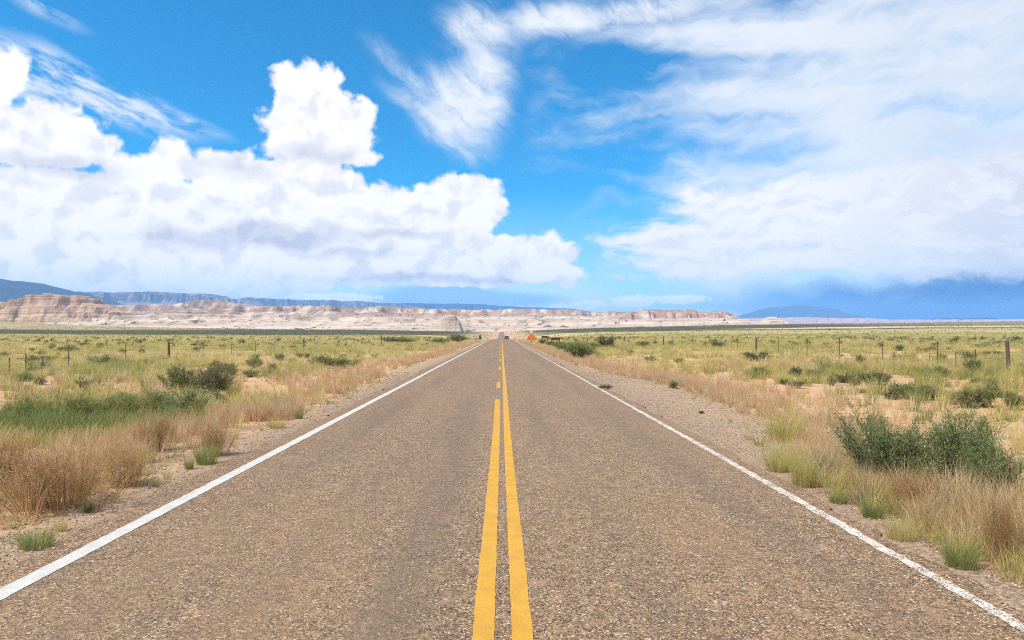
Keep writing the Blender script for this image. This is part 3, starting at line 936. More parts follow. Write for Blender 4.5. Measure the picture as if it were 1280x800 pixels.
# ------------------------------------------------------------------ grass as loose cover
def tuft_proto(n, h, spread, w, lean, segs, seed, hvar=0.4):
    """blades of one tuft as triangles: (verts, faces)"""
    r = np.random.default_rng(seed)
    a = r.uniform(0, 2 * math.pi, n)
    rb = spread * 0.35 * np.sqrt(r.uniform(0, 1, n))
    base = np.stack([rb * np.cos(a), rb * np.sin(a), np.zeros(n)], 1)
    out = a + r.normal(0, 0.5, n)
    hh = h * (1 - hvar * r.uniform(0, 1, n))
    ln = lean * r.uniform(0.15, 1.0, n) * hh
    tip = base + np.stack([np.cos(out) * ln, np.sin(out) * ln, hh], 1)
    mid = base + (tip - base) * np.array([0.38, 0.38, 0.56])
    sa = r.uniform(0, math.pi, n)
    side = np.stack([np.cos(sa), np.sin(sa), np.zeros(n)], 1) * (w / 2)
    if segs == 1:
        V = np.stack([base - side, base + side, tip], 1).reshape(-1, 3)
        F = np.arange(n * 3).reshape(-1, 3)
        hz = np.tile([0.0, 0.0, 1.0], n)
    else:
        V = np.stack([base - side, base + side, mid - side * 0.8, mid + side * 0.8, tip], 1).reshape(-1, 3)
        i = np.arange(n)[:, None] * 5
        F = np.concatenate([i + [[0, 1, 3]], i + [[0, 3, 2]], i + [[2, 3, 4]]], 0)
        hz = np.tile([0, 0, 0.5, 0.5, 1.0], n)
    bt = np.repeat(r.normal(0, 0.10, n), 3 if segs == 1 else 5)
    return V, F, bt


def scatter(protos, pts, scl, tint, r):
    """place tuft prototypes at pts -> verts, faces, tint"""
    VV, FF, TT = [], [], []
    off = 0
    which = r.integers(0, len(protos), len(pts))
    for k, (V, F, bt) in enumerate(protos):
        sel = np.where(which == k)[0]
        if not len(sel):
            continue
        a = r.uniform(0, 2 * math.pi, len(sel))
        s = scl[sel]
        ca, sa = np.cos(a) * s, np.sin(a) * s
        x = V[None, :, 0] * ca[:, None] - V[None, :, 1] * sa[:, None] + pts[sel, 0][:, None]
        y = V[None, :, 0] * sa[:, None] + V[None, :, 1] * ca[:, None] + pts[sel, 1][:, None]
        z = V[None, :, 2] * s[:, None] + pts[sel, 2][:, None]
        VV.append(np.stack([x, y, z], -1).reshape(-1, 3))
        n = len(V)
        FF.append((F[None] + (np.arange(len(sel)) * n)[:, None, None] + off).reshape(-1, 3))
        TT.append((tint[sel][:, None] + bt[None, :]).ravel())
        off += n * len(sel)
    return np.concatenate(VV), np.concatenate(FF), np.clip(np.concatenate(TT), 0, 1)


class Cover:
    def __init__(self, name, mat):
        self.name, self.mat, self.parts = name, mat, []

    def put(self, protos, pts, scl, tint, r):
        if len(pts):
            self.parts.append(scatter(protos, pts, scl, tint, r))

    def build(self):
        off, V, F, T = 0, [], [], []
        for v, f, t in self.parts:
            V.append(v)
            F.append(f + off)
            T.append(t)
            off += len(v)
        me = mesh_np(self.name, np.concatenate(V), np.concatenate(F), np.concatenate(T))
        return tag(link(self.name, me, self.mat), kind='stuff')


def rand_wedge(n, y0, y1, r, wid=0.86, pad=6.0):
    """points over the part of the plain the road runs through, even by area"""
    out = []
    while sum(len(o) for o in out) < n:
        y = np.sqrt(r.uniform(y0 ** 2, y1 ** 2, n * 2))
        x = r.uniform(-1, 1, n * 2) * (wid * y + pad) * np.where(True, 1, 1)
        out.append(np.stack([x, y], 1))
    return np.concatenate(out)[:n]


def side_dist(x, y):
    """metres outside the gravel verge (negative on road or verge)"""
    er = np.interp(y, SHOULDER_R_Y, SHOULDER_R_X)
    el_ = -np.interp(y, SHOULDER_L_Y, SHOULDER_L_X)
    return np.where(x > 0, x - er, -x - el_)


def on_ground(p):
    return np.concatenate([p, terrain(p[:, 0], p[:, 1])[:, None] - 0.01], 1)


def bare(x, y):
    """1 where the sand lies open"""
    n = fbm(x / 7.5, y / 7.5, 3, 77)
    s = smooth01(n, 0.50, 0.60)
    # open sand right of the pull-out, and beside the road on the left
    a = smooth01(x, 6.5, 8.5) * (1 - smooth01(x, 15, 21)) * smooth01(y, 10, 14) * (1 - smooth01(y, 26, 34)) * 0.70
    b = smooth01(-x, 5.0, 6.0) * (1 - smooth01(-x, 7.5, 10.0)) * smooth01(y, 8, 11) * (1 - smooth01(y, 26, 36)) * 0.75
    return np.clip(np.maximum(s * 0.62 * (1 - smooth01(y, 45, 90)), np.maximum(a, b)), 0, 1)


def build_cover():
    r = np.random.default_rng(5)
    P = {}
    for key, n, h, sp, w, lean, segs, hv in [
        ('near', 58, 0.42, 0.32, 0.0055, 0.85, 2, 0.6), ('mid', 34, 0.45, 0.34, 0.009, 0.75, 2, 0.5),
        ('thatch', 34, 0.05, 0.5, 0.005, 6.0, 2, 0.6), ('far', 15, 0.46, 0.50, 0.022, 0.7, 1, 0.45), ('vfar', 9, 0.48, 1.1, 0.060, 0.6, 1, 0.4),
        ('tall_near', 32, 0.62, 0.26, 0.0058, 0.62, 2, 0.65), ('tall_mid', 26, 0.6, 0.28, 0.010, 0.5, 2, 0.45), ('tall_far', 14, 0.55, 0.4, 0.024, 0.5, 1, 0.4)]:
        P[key] = [tuft_proto(n, h, sp, w, lean, segs, 100 + 13 * k + len(key), hv) for k in range(7)]

    bunch = Cover('bunch_grass', M_BUNCH)
    tan = Cover('dry_grass', M_STRAW)
    pink = Cover('ripe_grass', M_PINK)
    green = Cover('green_grass', M_GREEN)

    bands = [('near', 3.0, 14.0, 2600), ('mid', 14.0, 46.0, 21000), ('far', 46.0, 140.0, 60000), ('vfar', 140.0, 420.0, 80000)]
    for key, y0, y1, n in bands:
        p = rand_wedge(n, y0, y1, r)
        x, y = p[:, 0], p[:, 1]
        d = side_dist(x, y)
        keep = d > 0.15
        p, x, y, d = p[keep], x[keep], y[keep], d[keep]
        b = bare(x, y)
        u = r.uniform(0, 1, len(x))
        edge = np.clip(smooth01(d, 0.0, 1.2) * 0.9 + 0.12, 0, 1)
        cs = {'near': 1.3, 'mid': 2.0, 'far': 4.0, 'vfar': 9.0}[key]
        clump = 0.22 + 1.1 * smooth01(fbm(x / cs, y / cs, 3, 55), 0.38, 0.60)
        strip = 1 - smooth01(d, 2.4, 5.5 + 1.5 * fbm(x / 5, y / 5, 2, 8))           # dry verge growth
        patch = fbm(x / 16, y / 16, 3, 21)
        gr = fbm(x / 5.5, y / 5.5, 3, 35)
        keepp = u < np.clip(edge * clump, 0, 1) * (1 - b)
        kind = np.where(r.uniform(0, 1, len(x)) < strip * 0.92, 1, 0)                 # 1 dry, 0 field
        dryf = (kind == 0) & (patch < 0.40) & (r.uniform(0, 1, len(x)) < 0.55)
        kind = np.where(dryf, 1, kind)
        kind = np.where((kind == 1) & (r.uniform(0, 1, len(x)) < 0.50), 2, kind)      # 2 ripe pinkish
        kind = np.where((kind == 0) & (gr > 0.57) & (r.uniform(0, 1, len(x)) < 0.45), 3, kind)                           # 3 green
        right = np.where(x > 0, 1.0, 0.0)
        for k, cov in ((0, bunch), (1, tan), (2, pink), (3, green)):
            s = keepp & (kind == k)
            q = on_ground(p[s])
            sc = (0.5 + 1.15 * r.uniform(0, 1, len(q)) ** 1.6) * (0.7 + 0.65 * fbm(q[:, 0] / 2.5, q[:, 1] / 2.5, 3, 64)) * np.where(strip[s] > 0.5, 0.78, 1.0) * np.clip(0.45 + d[s] * 0.35, 0.45, 1)
            t = np.clip(0.25 + 0.75 * (fbm(q[:, 0] / 4, q[:, 1] / 4, 3, 60 + k)) + r.normal(0, 0.14, len(q)) - 0.12 * right[s] * (k in (0, 3)), 0, 1)
            pk = key
            if k in (1, 2) and key in ('near', 'mid', 'far'):
                pk = 'tall_' + key
                sc = sc * 0.78
            cov.put(P[pk], q, sc, t, r)

    # thick stands of tall straw: in front of the right-hand shrubs, and the left verge
    def stand(cx, cy, sx, sy, n, cov, key, s0, s1, lo=0.1, t0=0.3, t1=0.9):
        p = np.stack([r.normal(cx, sx, n), r.normal(cy, sy, n)], 1)
        d = side_dist(p[:, 0], p[:, 1])
        p = p[d > lo]
        if len(p):
            cov.put(P[key], on_ground(p), r.uniform(s0, s1, len(p)), r.uniform(t0, t1, len(p)), r)
    stand(4.75, 7.0, 0.5, 0.5, 90, tan, 'tall_near', 0.4, 0.9, 0.45)
    stand(4.7, 7.2, 0.5, 0.7, 70, pink, 'tall_near', 0.4, 0.9, 0.4)
    stand(4.5, 8.6, 0.35, 0.7, 80, tan, 'tall_near', 0.5, 0.95, 0.45)
    stand(4.6, 6.8, 0.6, 1.0, 60, bunch, 'near', 0.5, 1.0, 0.3)
    stand(4.6, 7.0, 0.6, 1.3, 40, green, 'near', 0.4, 0.9, 0.2)
    stand(4.7, 7.0, 0.7, 1.2, 160, tan, 'thatch', 0.7, 1.4, 0.2, 0.0, 0.6)
    stand(4.2, 6.4, 0.3, 1.2, 130, pink, 'near', 0.4, 0.9, 0.2)
    stand(5.0, 10.6, 0.9, 0.9, 130, tan, 'tall_near', 0.6, 1.05, 0.7, 0.4, 1.0)
    stand(5.2, 11.5, 0.6, 0.9, 70, pink, 'tall_near', 0.6, 1.0, 0.7, 0.4, 1.0)
    stand(4.75, 5.9, 0.4, 0.7, 70, tan, 'tall_near', 0.5, 1.1, 0.55)
    stand(4.9, 6.1, 0.5, 0.9, 50, pink, 'tall_near', 0.6, 1.1, 0.5)
    stand(-5.0, 7.9, 0.5, 0.6, 40, pink, 'tall_near', 0.5, 1.0, 0.3, 0.0, 0.7)
    stand(-6.2, 8.6, 0.9, 0.9, 60, pink, 'tall_near', 0.6, 1.1, 0.4, 0.0, 0.7)
    stand(-5.6, 9.0, 0.9, 1.0, 45, tan, 'tall_near', 0.5, 1.0, 0.4, 0.1, 0.7)
    stand(-5.8, 8.8, 1.0, 1.4, 60, bunch, 'near', 0.5, 1.0, 0.3)
    stand(-5.4, 8.6, 0.9, 1.4, 30, green, 'near', 0.4, 0.8, 0.3)
    stand(-5.6, 8.6, 1.0, 1.4, 170, tan, 'thatch', 0.7, 1.4, 0.2, 0.0, 0.6)
    for cx, cy, nn in ((-9.6, 13.2, 70), (-8.2, 13.6, 60), (-6.9, 13.8, 50), (-11.0, 13.4, 60)):
        stand(cx, cy, 0.9, 0.5, nn, bunch, 'mid', 0.6, 1.2, 0.5)
        stand(cx, cy - 0.6, 0.9, 0.4, nn // 2, pink, 'tall_mid', 0.5, 0.9, 0.5)
    stand(-7.9, 19.4, 1.6, 1.5, 120, bunch, 'mid', 0.7, 1.4, 0.5)
    for cx, cy, nn in ((-10.9, 14.2, 90), (-9.6, 14.1, 90), (-8.5, 14.0, 80), (-7.5, 14.2, 60)):
        stand(cx, cy, 0.75, 0.35, nn, green, 'tall_mid', 0.7, 1.25, 0.5, 0.1, 0.75)
    # tangled growth along the right pavement edge
    stand(4.05, 7.4, 0.22, 1.6, 70, bunch, 'near', 0.35, 0.85, 0.05, 0.3, 1.0)
    stand(4.5, 6.9, 0.4, 0.9, 70, tan, 'tall_near', 0.4, 0.9, 0.3, 0.4, 1.0)
    stand(3.95, 9.6, 0.25, 1.3, 90, bunch, 'near', 0.4, 0.9, 0.05, 0.2, 1.0)
    stand(4.4, 9.4, 0.4, 1.0, 60, tan, 'near', 0.5, 1.0, 0.1, 0.3, 1.0)
    stand(4.2, 5.6, 0.3, 0.8, 40, bunch, 'near', 0.4, 0.9, 0.1, 0.3, 1.0)
    stand(4.6, 5.6, 0.4, 0.8, 40, green, 'near', 0.5, 1.0, 0.3, 0.1, 0.7)
    stand(4.3, 7.5, 0.5, 2.0, 320, tan, 'thatch', 0.6, 1.3, 0.1, 0.0, 0.5)
    stand(-6.2, 10.5, 0.9, 1.2, 36, tan, 'tall_near', 0.5, 0.95, 0.5)
    stand(-6.4, 9.4, 1.1, 1.2, 45, pink, 'tall_near', 0.5, 0.95, 0.6)
    stand(-5.9, 14.5, 0.6, 2.2, 80, pink, 'tall_mid', 0.5, 0.9, 0.5)
    # the pinkish ribbon of ripe grass along both verges
    for sgn in (-1, 1):
        n = 5200
        y = 15 + 165 * r.uniform(0, 1, n) ** 1.6
        e = np.where(sgn > 0, np.interp(y, SHOULDER_R_Y, SHOULDER_R_X), -np.interp(y, SHOULDER_L_Y, SHOULDER_L_X))
        x = sgn * (e + 0.25 + np.abs(r.normal(0, 1, n)) * (1.5 + 0.004 * y) * (0.6 + 0.8 * fbm(y / 9, y * 0 + sgn, 3, 71)))
        ok = (fbm(x / 2.2, y / 2.2, 3, 73) > 0.44) & (r.uniform(0, 1, n) > 0.6 * bare(x, y))
        q = on_ground(np.stack([x, y], 1)[ok])
        far = q[:, 1] > 46
        for sel, key in ((~far, 'tall_mid'), (far, 'tall_far')):
            qq = q[sel]
            h = r.uniform(0, 1, len(qq)) < 0.62
            for mm, cov in ((h, pink), (~h, tan)):
                cov.put(P[key], qq[mm], r.uniform(0.45, 0.85, mm.sum()), np.clip(r.normal(0.6, 0.2, mm.sum()), 0, 1), r)
    # sprigs along the ragged pavement edge
    n = 420
    y = 4.5 + 70 * r.uniform(0, 1, n) ** 1.5
    sg = np.where(r.uniform(0, 1, n) < 0.55, 1, -1)
    e = np.where(sg > 0, np.interp(y, SHOULDER_R_Y, SHOULDER_R_X), -np.interp(y, SHOULDER_L_Y, SHOULDER_L_X))
    x = sg * (e + r.normal(0.15, 0.25, n))
    ok = np.abs(x) > 4.05
    q = on_ground(np.stack([x, y], 1)[ok])
    hh = r.uniform(0, 1, len(q))
    nr = q[:, 1] < 15
    for sel, key in ((nr, 'near'), (~nr, 'mid')):
        a = sel & (hh < 0.5)
        green.put(P[key], q[a], r.uniform(0.2, 0.5, a.sum()), r.uniform(0.2, 0.9, a.sum()), r)
        a = sel & (hh >= 0.5)
        bunch.put(P[key], q[a], r.uniform(0.2, 0.5, a.sum()), r.uniform(0.4, 1, a.sum()), r)
    # flattened dry litter between the tufts
    p = rand_wedge(5200, 3.5, 30.0, r)
    d = side_dist(p[:, 0], p[:, 1])
    ok = (d > 0.3) & (fbm(p[:, 0] / 1.6, p[:, 1] / 1.6, 3, 88) > 0.47)
    q = on_ground(p[ok])
    tan.put(P['thatch'], q, r.uniform(0.5, 1.3, len(q)), np.clip(r.normal(0.3, 0.25, len(q)), 0, 1), r)
    for c in (bunch, tan, pink, green):
        c.build()


build_cover()


# ------------------------------------------------------------------ loose stones and far scrub
ICO_V = []
def _ico():
    t = (1 + 5 ** 0.5) / 2
    v = np.array([(-1, t, 0), (1, t, 0), (-1, -t, 0), (1, -t, 0), (0, -1, t), (0, 1, t), (0, -1, -t), (0, 1, -t), (t, 0, -1), (t, 0, 1), (-t, 0, -1), (-t, 0, 1)], float)
    f = np.array([(0, 11, 5), (0, 5, 1), (0, 1, 7), (0, 7, 10), (0, 10, 11), (1, 5, 9), (5, 11, 4), (11, 10, 2), (10, 7, 6), (7, 1, 8),
                  (3, 9, 4), (3, 4, 2), (3, 2, 6), (3, 6, 8), (3, 8, 9), (4, 9, 5), (2, 4, 11), (6, 2, 10), (8, 6, 7), (9, 8, 1)])
    return v / np.linalg.norm(v[0]), f


def build_stones():
    r = np.random.default_rng(9)
    v, f = _ico()
    protos = []
    for k in range(8):
        q = v * (1 + r.normal(0, 0.16, (12, 1))) * np.array([1, r.uniform(0.6, 1), r.uniform(0.4, 0.75)])
        protos.append((q, f, np.zeros(12)))
    n = 16000
    y = 3.6 + 30 * r.uniform(0, 1, n) ** 1.7
    sg = np.where(r.uniform(0, 1, n) < 0.6, 1, -1)
    er = np.interp(y, SHOULDER_R_Y, SHOULDER_R_X)
    el_ = -np.interp(y, SHOULDER_L_Y, SHOULDER_L_X)
    u = r.uniform(0, 1, n)
    inner = np.where(sg > 0, 3.62, 3.90)
    outer = np.where(sg > 0, er, el_) + 0.5 + np.abs(r.normal(0, 0.5, n))
    x = sg * (inner + (outer - inner) * u)
    q = on_ground(np.stack([x, y], 1))
    q[:, 2] += 0.012
    size = 0.006 + 0.012 * r.uniform(0, 1, n) ** 3 + 0.0004 * y
    V, F, T = scatter(protos, q, size, r.uniform(0, 1, n), r)
    m, N = material('loose_gravel')
    at = N.node('ShaderNodeAttribute')
    at.attribute_name = 'tint'
    finish(N, N.ramp(at.outputs['Fac'], [(0, (0.13, 0.09, 0.07)), (0.35, (0.32, 0.22, 0.145)), (0.8, (0.43, 0.31, 0.215)), (1, (0.54, 0.44, 0.34))]), 0.9)
    tag(link('loose_gravel', mesh_np('loose_gravel', V, F, T), m), kind='stuff')

    # scrub of the distant plain, too small and too many to count
    def bush(nf, seed):
        rr = np.random.default_rng(seed)
        d = rr.normal(0, 1, (nf, 3))
        d /= np.linalg.norm(d, axis=1)[:, None]
        d[:, 2] = np.abs(d[:, 2])
        c = d * rr.uniform(0.55, 1.0, (nf, 1)) * np.array([0.62, 0.62, 0.75])
        a = rr.normal(0, 1, (nf, 3)) * 0.22
        b = rr.normal(0, 1, (nf, 3)) * 0.22
        V = np.stack([c, c + a, c + b + [0, 0, 0.1]], 1).reshape(-1, 3)
        return V, np.arange(nf * 3).reshape(-1, 3), np.repeat(rr.normal(0, 0.15, nf), 3)
    protos = [bush(26, 300 + k) for k in range(6)]
    pf = [bush(13, 320 + k) for k in range(6)]
    pts = []
    for y0, y1, n in ((90, 260, 2600), (260, 620, 7000), (620, 1380, 16000)):
        p = rand_wedge(n, y0, y1, r, 0.86, 40)
        d = np.abs(p[:, 0])
        c = fbm(p[:, 0] / 45, p[:, 1] / 45, 3, 91)
        k = (d > 7 + p[:, 1] * 0.006) & (r.uniform(0, 1, len(p)) < smooth01(c, 0.32, 0.60))
        pts.append(p[k])
    p = np.concatenate(pts)
    q = on_ground(p)
    sc = r.uniform(0.35, 1.0, len(q)) ** 1.4 * 1.15
    sc[q[:, 1] > 560] *= 1.35
    near = q[:, 1] < 260
    A = scatter(protos, q[near], sc[near], r.uniform(0, 1, near.sum()), r)
    Bc = scatter(pf, q[~near], sc[~near], r.uniform(0, 1, (~near).sum()), r)
    V = np.concatenate([A[0], Bc[0]])
    F = np.concatenate([A[1], Bc[1] + len(A[0])])
    tag(link('distant_scrub', mesh_np('distant_scrub', V, F, np.concatenate([A[2], Bc[2]])), M_DARK), kind='stuff')


build_stones()


# ------------------------------------------------------------------ shrubs, one by one
def tube_np(paths, radii, sides=3):
    """thin tubes along (n, k, 3) point paths"""
    n, k, _ = paths.shape
    d = np.gradient(paths, axis=1)
    d /= np.linalg.norm(d, axis=2, keepdims=True) + 1e-9
    ref = np.array([0.31, 0.87, 0.12])
    s = np.cross(d, ref)
    s /= np.linalg.norm(s, axis=2, keepdims=True) + 1e-9
    t = np.cross(d, s)
    V = []
    for j in range(sides):
        a = 2 * math.pi * j / sides
        V.append(paths + (s * math.cos(a) + t * math.sin(a)) * radii[..., None])
    V = np.stack(V, 2)                                    # n,k,sides,3
    idx = np.arange(n * k * sides).reshape(n, k, sides)
    F = []
    for j in range(sides):
        j2 = (j + 1) % sides
        F.append(np.stack([idx[:, :-1, j], idx[:, :-1, j2], idx[:, 1:, j2], idx[:, 1:, j]], -1).reshape(-1, 4))
    return V.reshape(-1, 3), np.concatenate(F)


def shrub_geom(seed, stems=60, twigs=4, leaves=5000, leaf=(0.03, 0.008), h=1.0, wid=0.62, up=0.55, stem_r=0.006, fill=0.5, lumps=5, foot=0.4):
    """unit shrub (about 1 m high, 2*wid m wide): twig tubes and leaf quads"""
    r = np.random.default_rng(seed)
    # lumps: the crown is a few offset domes, so the outline is uneven
    la = r.uniform(0, 2 * math.pi, lumps)
    lr = wid * r.uniform(0.1, 0.55, lumps)
    lc = np.stack([lr * np.cos(la), lr * np.sin(la), h * r.uniform(0.20, 0.58, lumps)], 1)
    ls = r.uniform(0.34, 0.58, lumps)
    which = r.integers(0, lumps, stems)
    d = r.normal(0, 1, (stems, 3))
    d[:, 2] = np.abs(d[:, 2]) * 1.2 + 0.1
    d /= np.linalg.norm(d, axis=1, keepdims=True)
    end = lc[which] + d * ls[which][:, None] * np.array([wid * 1.15, wid * 1.15, h * 0.85]) * r.uniform(0.7, 1.05, (stems, 1))
    end[:, 2] = np.clip(end[:, 2], 0.08 * h, h * 1.12)
    b = end * np.array([foot, foot, 0]) + r.normal(0, 0.03, (stems, 3)) * [1, 1, 0]
    mid = b + (end - b) * np.array([0.42, 0.42, up + 0.05]) + r.normal(0, 0.02, (stems, 3))
    t = np.linspace(0, 1, 5)[None, :, None]
    path = b[:, None] * (1 - t) ** 2 + 2 * mid[:, None] * t * (1 - t) + end[:, None] * t ** 2
    rr = stem_r * np.linspace(1.0, 0.3, 5)[None] * r.uniform(0.6, 1.3, (stems, 1))
    # side twigs
    ns = stems * twigs
    si = np.repeat(np.arange(stems), twigs)
    u = r.uniform(0.35, 0.95, ns)[:, None]
    p0 = b[si] * (1 - u) ** 2 + 2 * mid[si] * u * (1 - u) + end[si] * u ** 2
    dd = (end[si] - mid[si])
    dd /= np.linalg.norm(dd, axis=1, keepdims=True) + 1e-6
    dd = dd + r.normal(0, 0.55, (ns, 3)) + [0, 0, 0.25]
    dd /= np.linalg.norm(dd, axis=1, keepdims=True)
    ln = r.uniform(0.10, 0.24, ns)[:, None] * h
    t3 = np.linspace(0, 1, 3)[None, :, None]
    tp = p0[:, None] + dd[:, None] * ln[:, None] * t3
    tr = stem_r * 0.45 * np.linspace(1, 0.4, 3)[None] * np.ones((ns, 1))
    V1, F1 = tube_np(path, rr)
    V2, F2 = tube_np(tp, tr)
    V = np.concatenate([V1, V2])
    F = np.concatenate([F1, F2 + len(V1)])
    tint = np.concatenate([np.repeat(r.uniform(0, 1, stems), 15), np.repeat(r.uniform(0.2, 1, ns), 9)])
    if not leaves:
        return (V, F, tint), None
    k = r.integers(0, ns, leaves)
    uu = r.uniform(0.0, 1.1, leaves)[:, None]
    pos = p0[k] + dd[k] * ln[k] * uu + r.normal(0, 0.018, (leaves, 3)) * h
    # some leaves along the stems themselves
    m_ = r.uniform(0, 1, leaves) < fill * 0.5
    s2 = r.integers(0, stems, leaves)
    u2 = r.uniform(0.45, 1.03, leaves)[:, None]
    ps = b[s2] * (1 - u2) ** 2 + 2 * mid[s2] * u2 * (1 - u2) + end[s2] * u2 ** 2 + r.normal(0, 0.02, (leaves, 3)) * h
    pos[m_] = ps[m_]
    pos[:, 2] = np.maximum(pos[:, 2], 0.02)
    ax = dd[k] * 0.8 + r.normal(0, 0.6, (leaves, 3)) + [0, 0, 0.35]
    ax /= np.linalg.norm(ax, axis=1, keepdims=True)
    sd = np.cross(ax, r.normal(0, 1, (leaves, 3)))
    sd /= np.linalg.norm(sd, axis=1, keepdims=True) + 1e-9
    L = leaf[0] * r.uniform(0.6, 1.3, (leaves, 1))
    W = leaf[1] * r.uniform(0.7, 1.3, (leaves, 1))
    LV = np.stack([pos, pos + ax * L * 0.5 + sd * W / 2, pos + ax * L, pos + ax * L * 0.5 - sd * W / 2], 1).reshape(-1, 3)
    LF = np.arange(leaves * 4).reshape(-1, 4)
    lt = np.repeat(np.clip(0.5 + (r.uniform(0, 1, stems)[si[k]] - 0.5) * 0.7 + r.normal(0, 0.13, leaves), 0, 1), 4)
    return (V, F, tint), (LV, LF, lt)


PROTO = {}


def make_proto(key, wood_mat, leaf_m, names, **kw):
    """two meshes (twigs, leaves) of one kind of shrub"""
    w, l = shrub_geom(**kw)
    wm = mesh_np(names[0], *w)
    wm.materials.append(wood_mat)
    lm = None
    if l is not None:
        lm = mesh_np(names[1], *l)
        lm.materials.append(leaf_m)
    PROTO.setdefault(key, []).append((wm, lm, names))


for s in range(3):      # close-up shrubs
    make_proto('sage', M_WOOD, M_SAGE, ('twigs', 'foliage'), seed=10 + s, stems=120, twigs=6, leaves=17000, leaf=(0.042, 0.0095), wid=0.66, stem_r=0.005, lumps=9)
for s in range(3):
    make_proto('scrub', M_WOOD, M_DARK, ('twigs', 'foliage'), seed=30 + s, stems=70, twigs=5, leaves=5000, leaf=(0.070, 0.015), wid=0.64, stem_r=0.007, lumps=8)
for s in range(3):
    make_proto('bluesage', M_WOOD, M_SAGE, ('twigs', 'foliage'), seed=40 + s, stems=80, twigs=5, leaves=7000, leaf=(0.070, 0.015), wid=0.66, stem_r=0.007, lumps=8)
for s in range(3):
    make_proto('rabbit', M_WOOD, M_RABBIT, ('twigs', 'foliage'), seed=50 + s, stems=80, twigs=5, leaves=7000, leaf=(0.095, 0.012), wid=0.62, stem_r=0.006, lumps=7, up=0.6)
for s in range(3):
    make_proto('weed', M_WEED, M_WEED, ('stalks', 'seed_heads'), seed=60 + s, stems=210, twigs=8, leaves=2400, leaf=(0.032, 0.007), wid=0.62, stem_r=0.0034, lumps=12, up=0.5, foot=0.6)
for s in range(2):
    make_proto('deadwood', M_GREY, None, ('twigs', 'none'), seed=70 + s, stems=80, twigs=8, leaves=0, wid=0.66, stem_r=0.005, lumps=7)


def clump_proto(key, mat, seed, n, h, spread, w, lean):
    V, F, bt = tuft_proto(n, h, spread, w, lean, 2, seed, 0.5)
    me = mesh_np('blades', V, F, np.clip(0.5 + bt * 1.6, 0, 1))
    me.materials.append(mat)
    PROTO.setdefault(key, []).append((me, None, ('blades', None)))


for s in range(3):
    clump_proto('greentuft', M_GREEN, 80 + s, 420, 1.0, 0.9, 0.010, 0.62)
for s in range(3):
    make_proto('greenbush', M_WOOD, M_GREEN, ('twigs', 'foliage'), seed=120 + s, stems=130, twigs=4, leaves=8000, leaf=(0.095, 0.0075), wid=0.64, stem_r=0.004, lumps=9, up=0.6, foot=0.6)
for s in range(3):
    clump_proto('strawtuft', M_BUNCH, 90 + s, 480, 1.0, 0.95, 0.008, 0.60)


def place_shrub(key, name, x, y, width, height, label=None, cat='shrub', group=None, var=None, rz=None, r=random):
    """a thing: base Empty (or the single mesh itself) with its parts below"""
    lst = PROTO[key]
    wm, lm, names = lst[(var if var is not None else r.randrange(len(lst))) % len(lst)]
    z = float(terrain(np.array([x]), np.array([y]))[0]) - 0.03
    rz = r.uniform(0, 6.28) if rz is None else rz
    sx = width / 1.25
    if lm is None:
        o = bpy.data.objects.new(name, wm)
        COL.objects.link(o)
        o.location = (x, y, z)
        o.rotation_euler = (0, 0, rz)
    else:
        o = empty(name, (x, y, z), rz)
        for me, nm in ((wm, names[0]), (lm, names[1])):
            c = bpy.data.objects.new(nm, me)
            COL.objects.link(c)
            c.parent = o
    o.scale = (sx, sx, height)
    tag(o, label, cat, group)
    return o


def px_ground(x, y):
    """where the sight line through a photo pixel meets the terrain (world x, y)"""
    lo, hi = 2.0, 1300.0
    Y = np.geomspace(lo, hi, 3000)
    X = (x - VPX) / FOC * Y
    ray = CAM_H - (y - HOR) / FOC * Y
    g = terrain(X, Y, False)
    i = int(np.argmax(ray <= g))
    return X[i], Y[i]


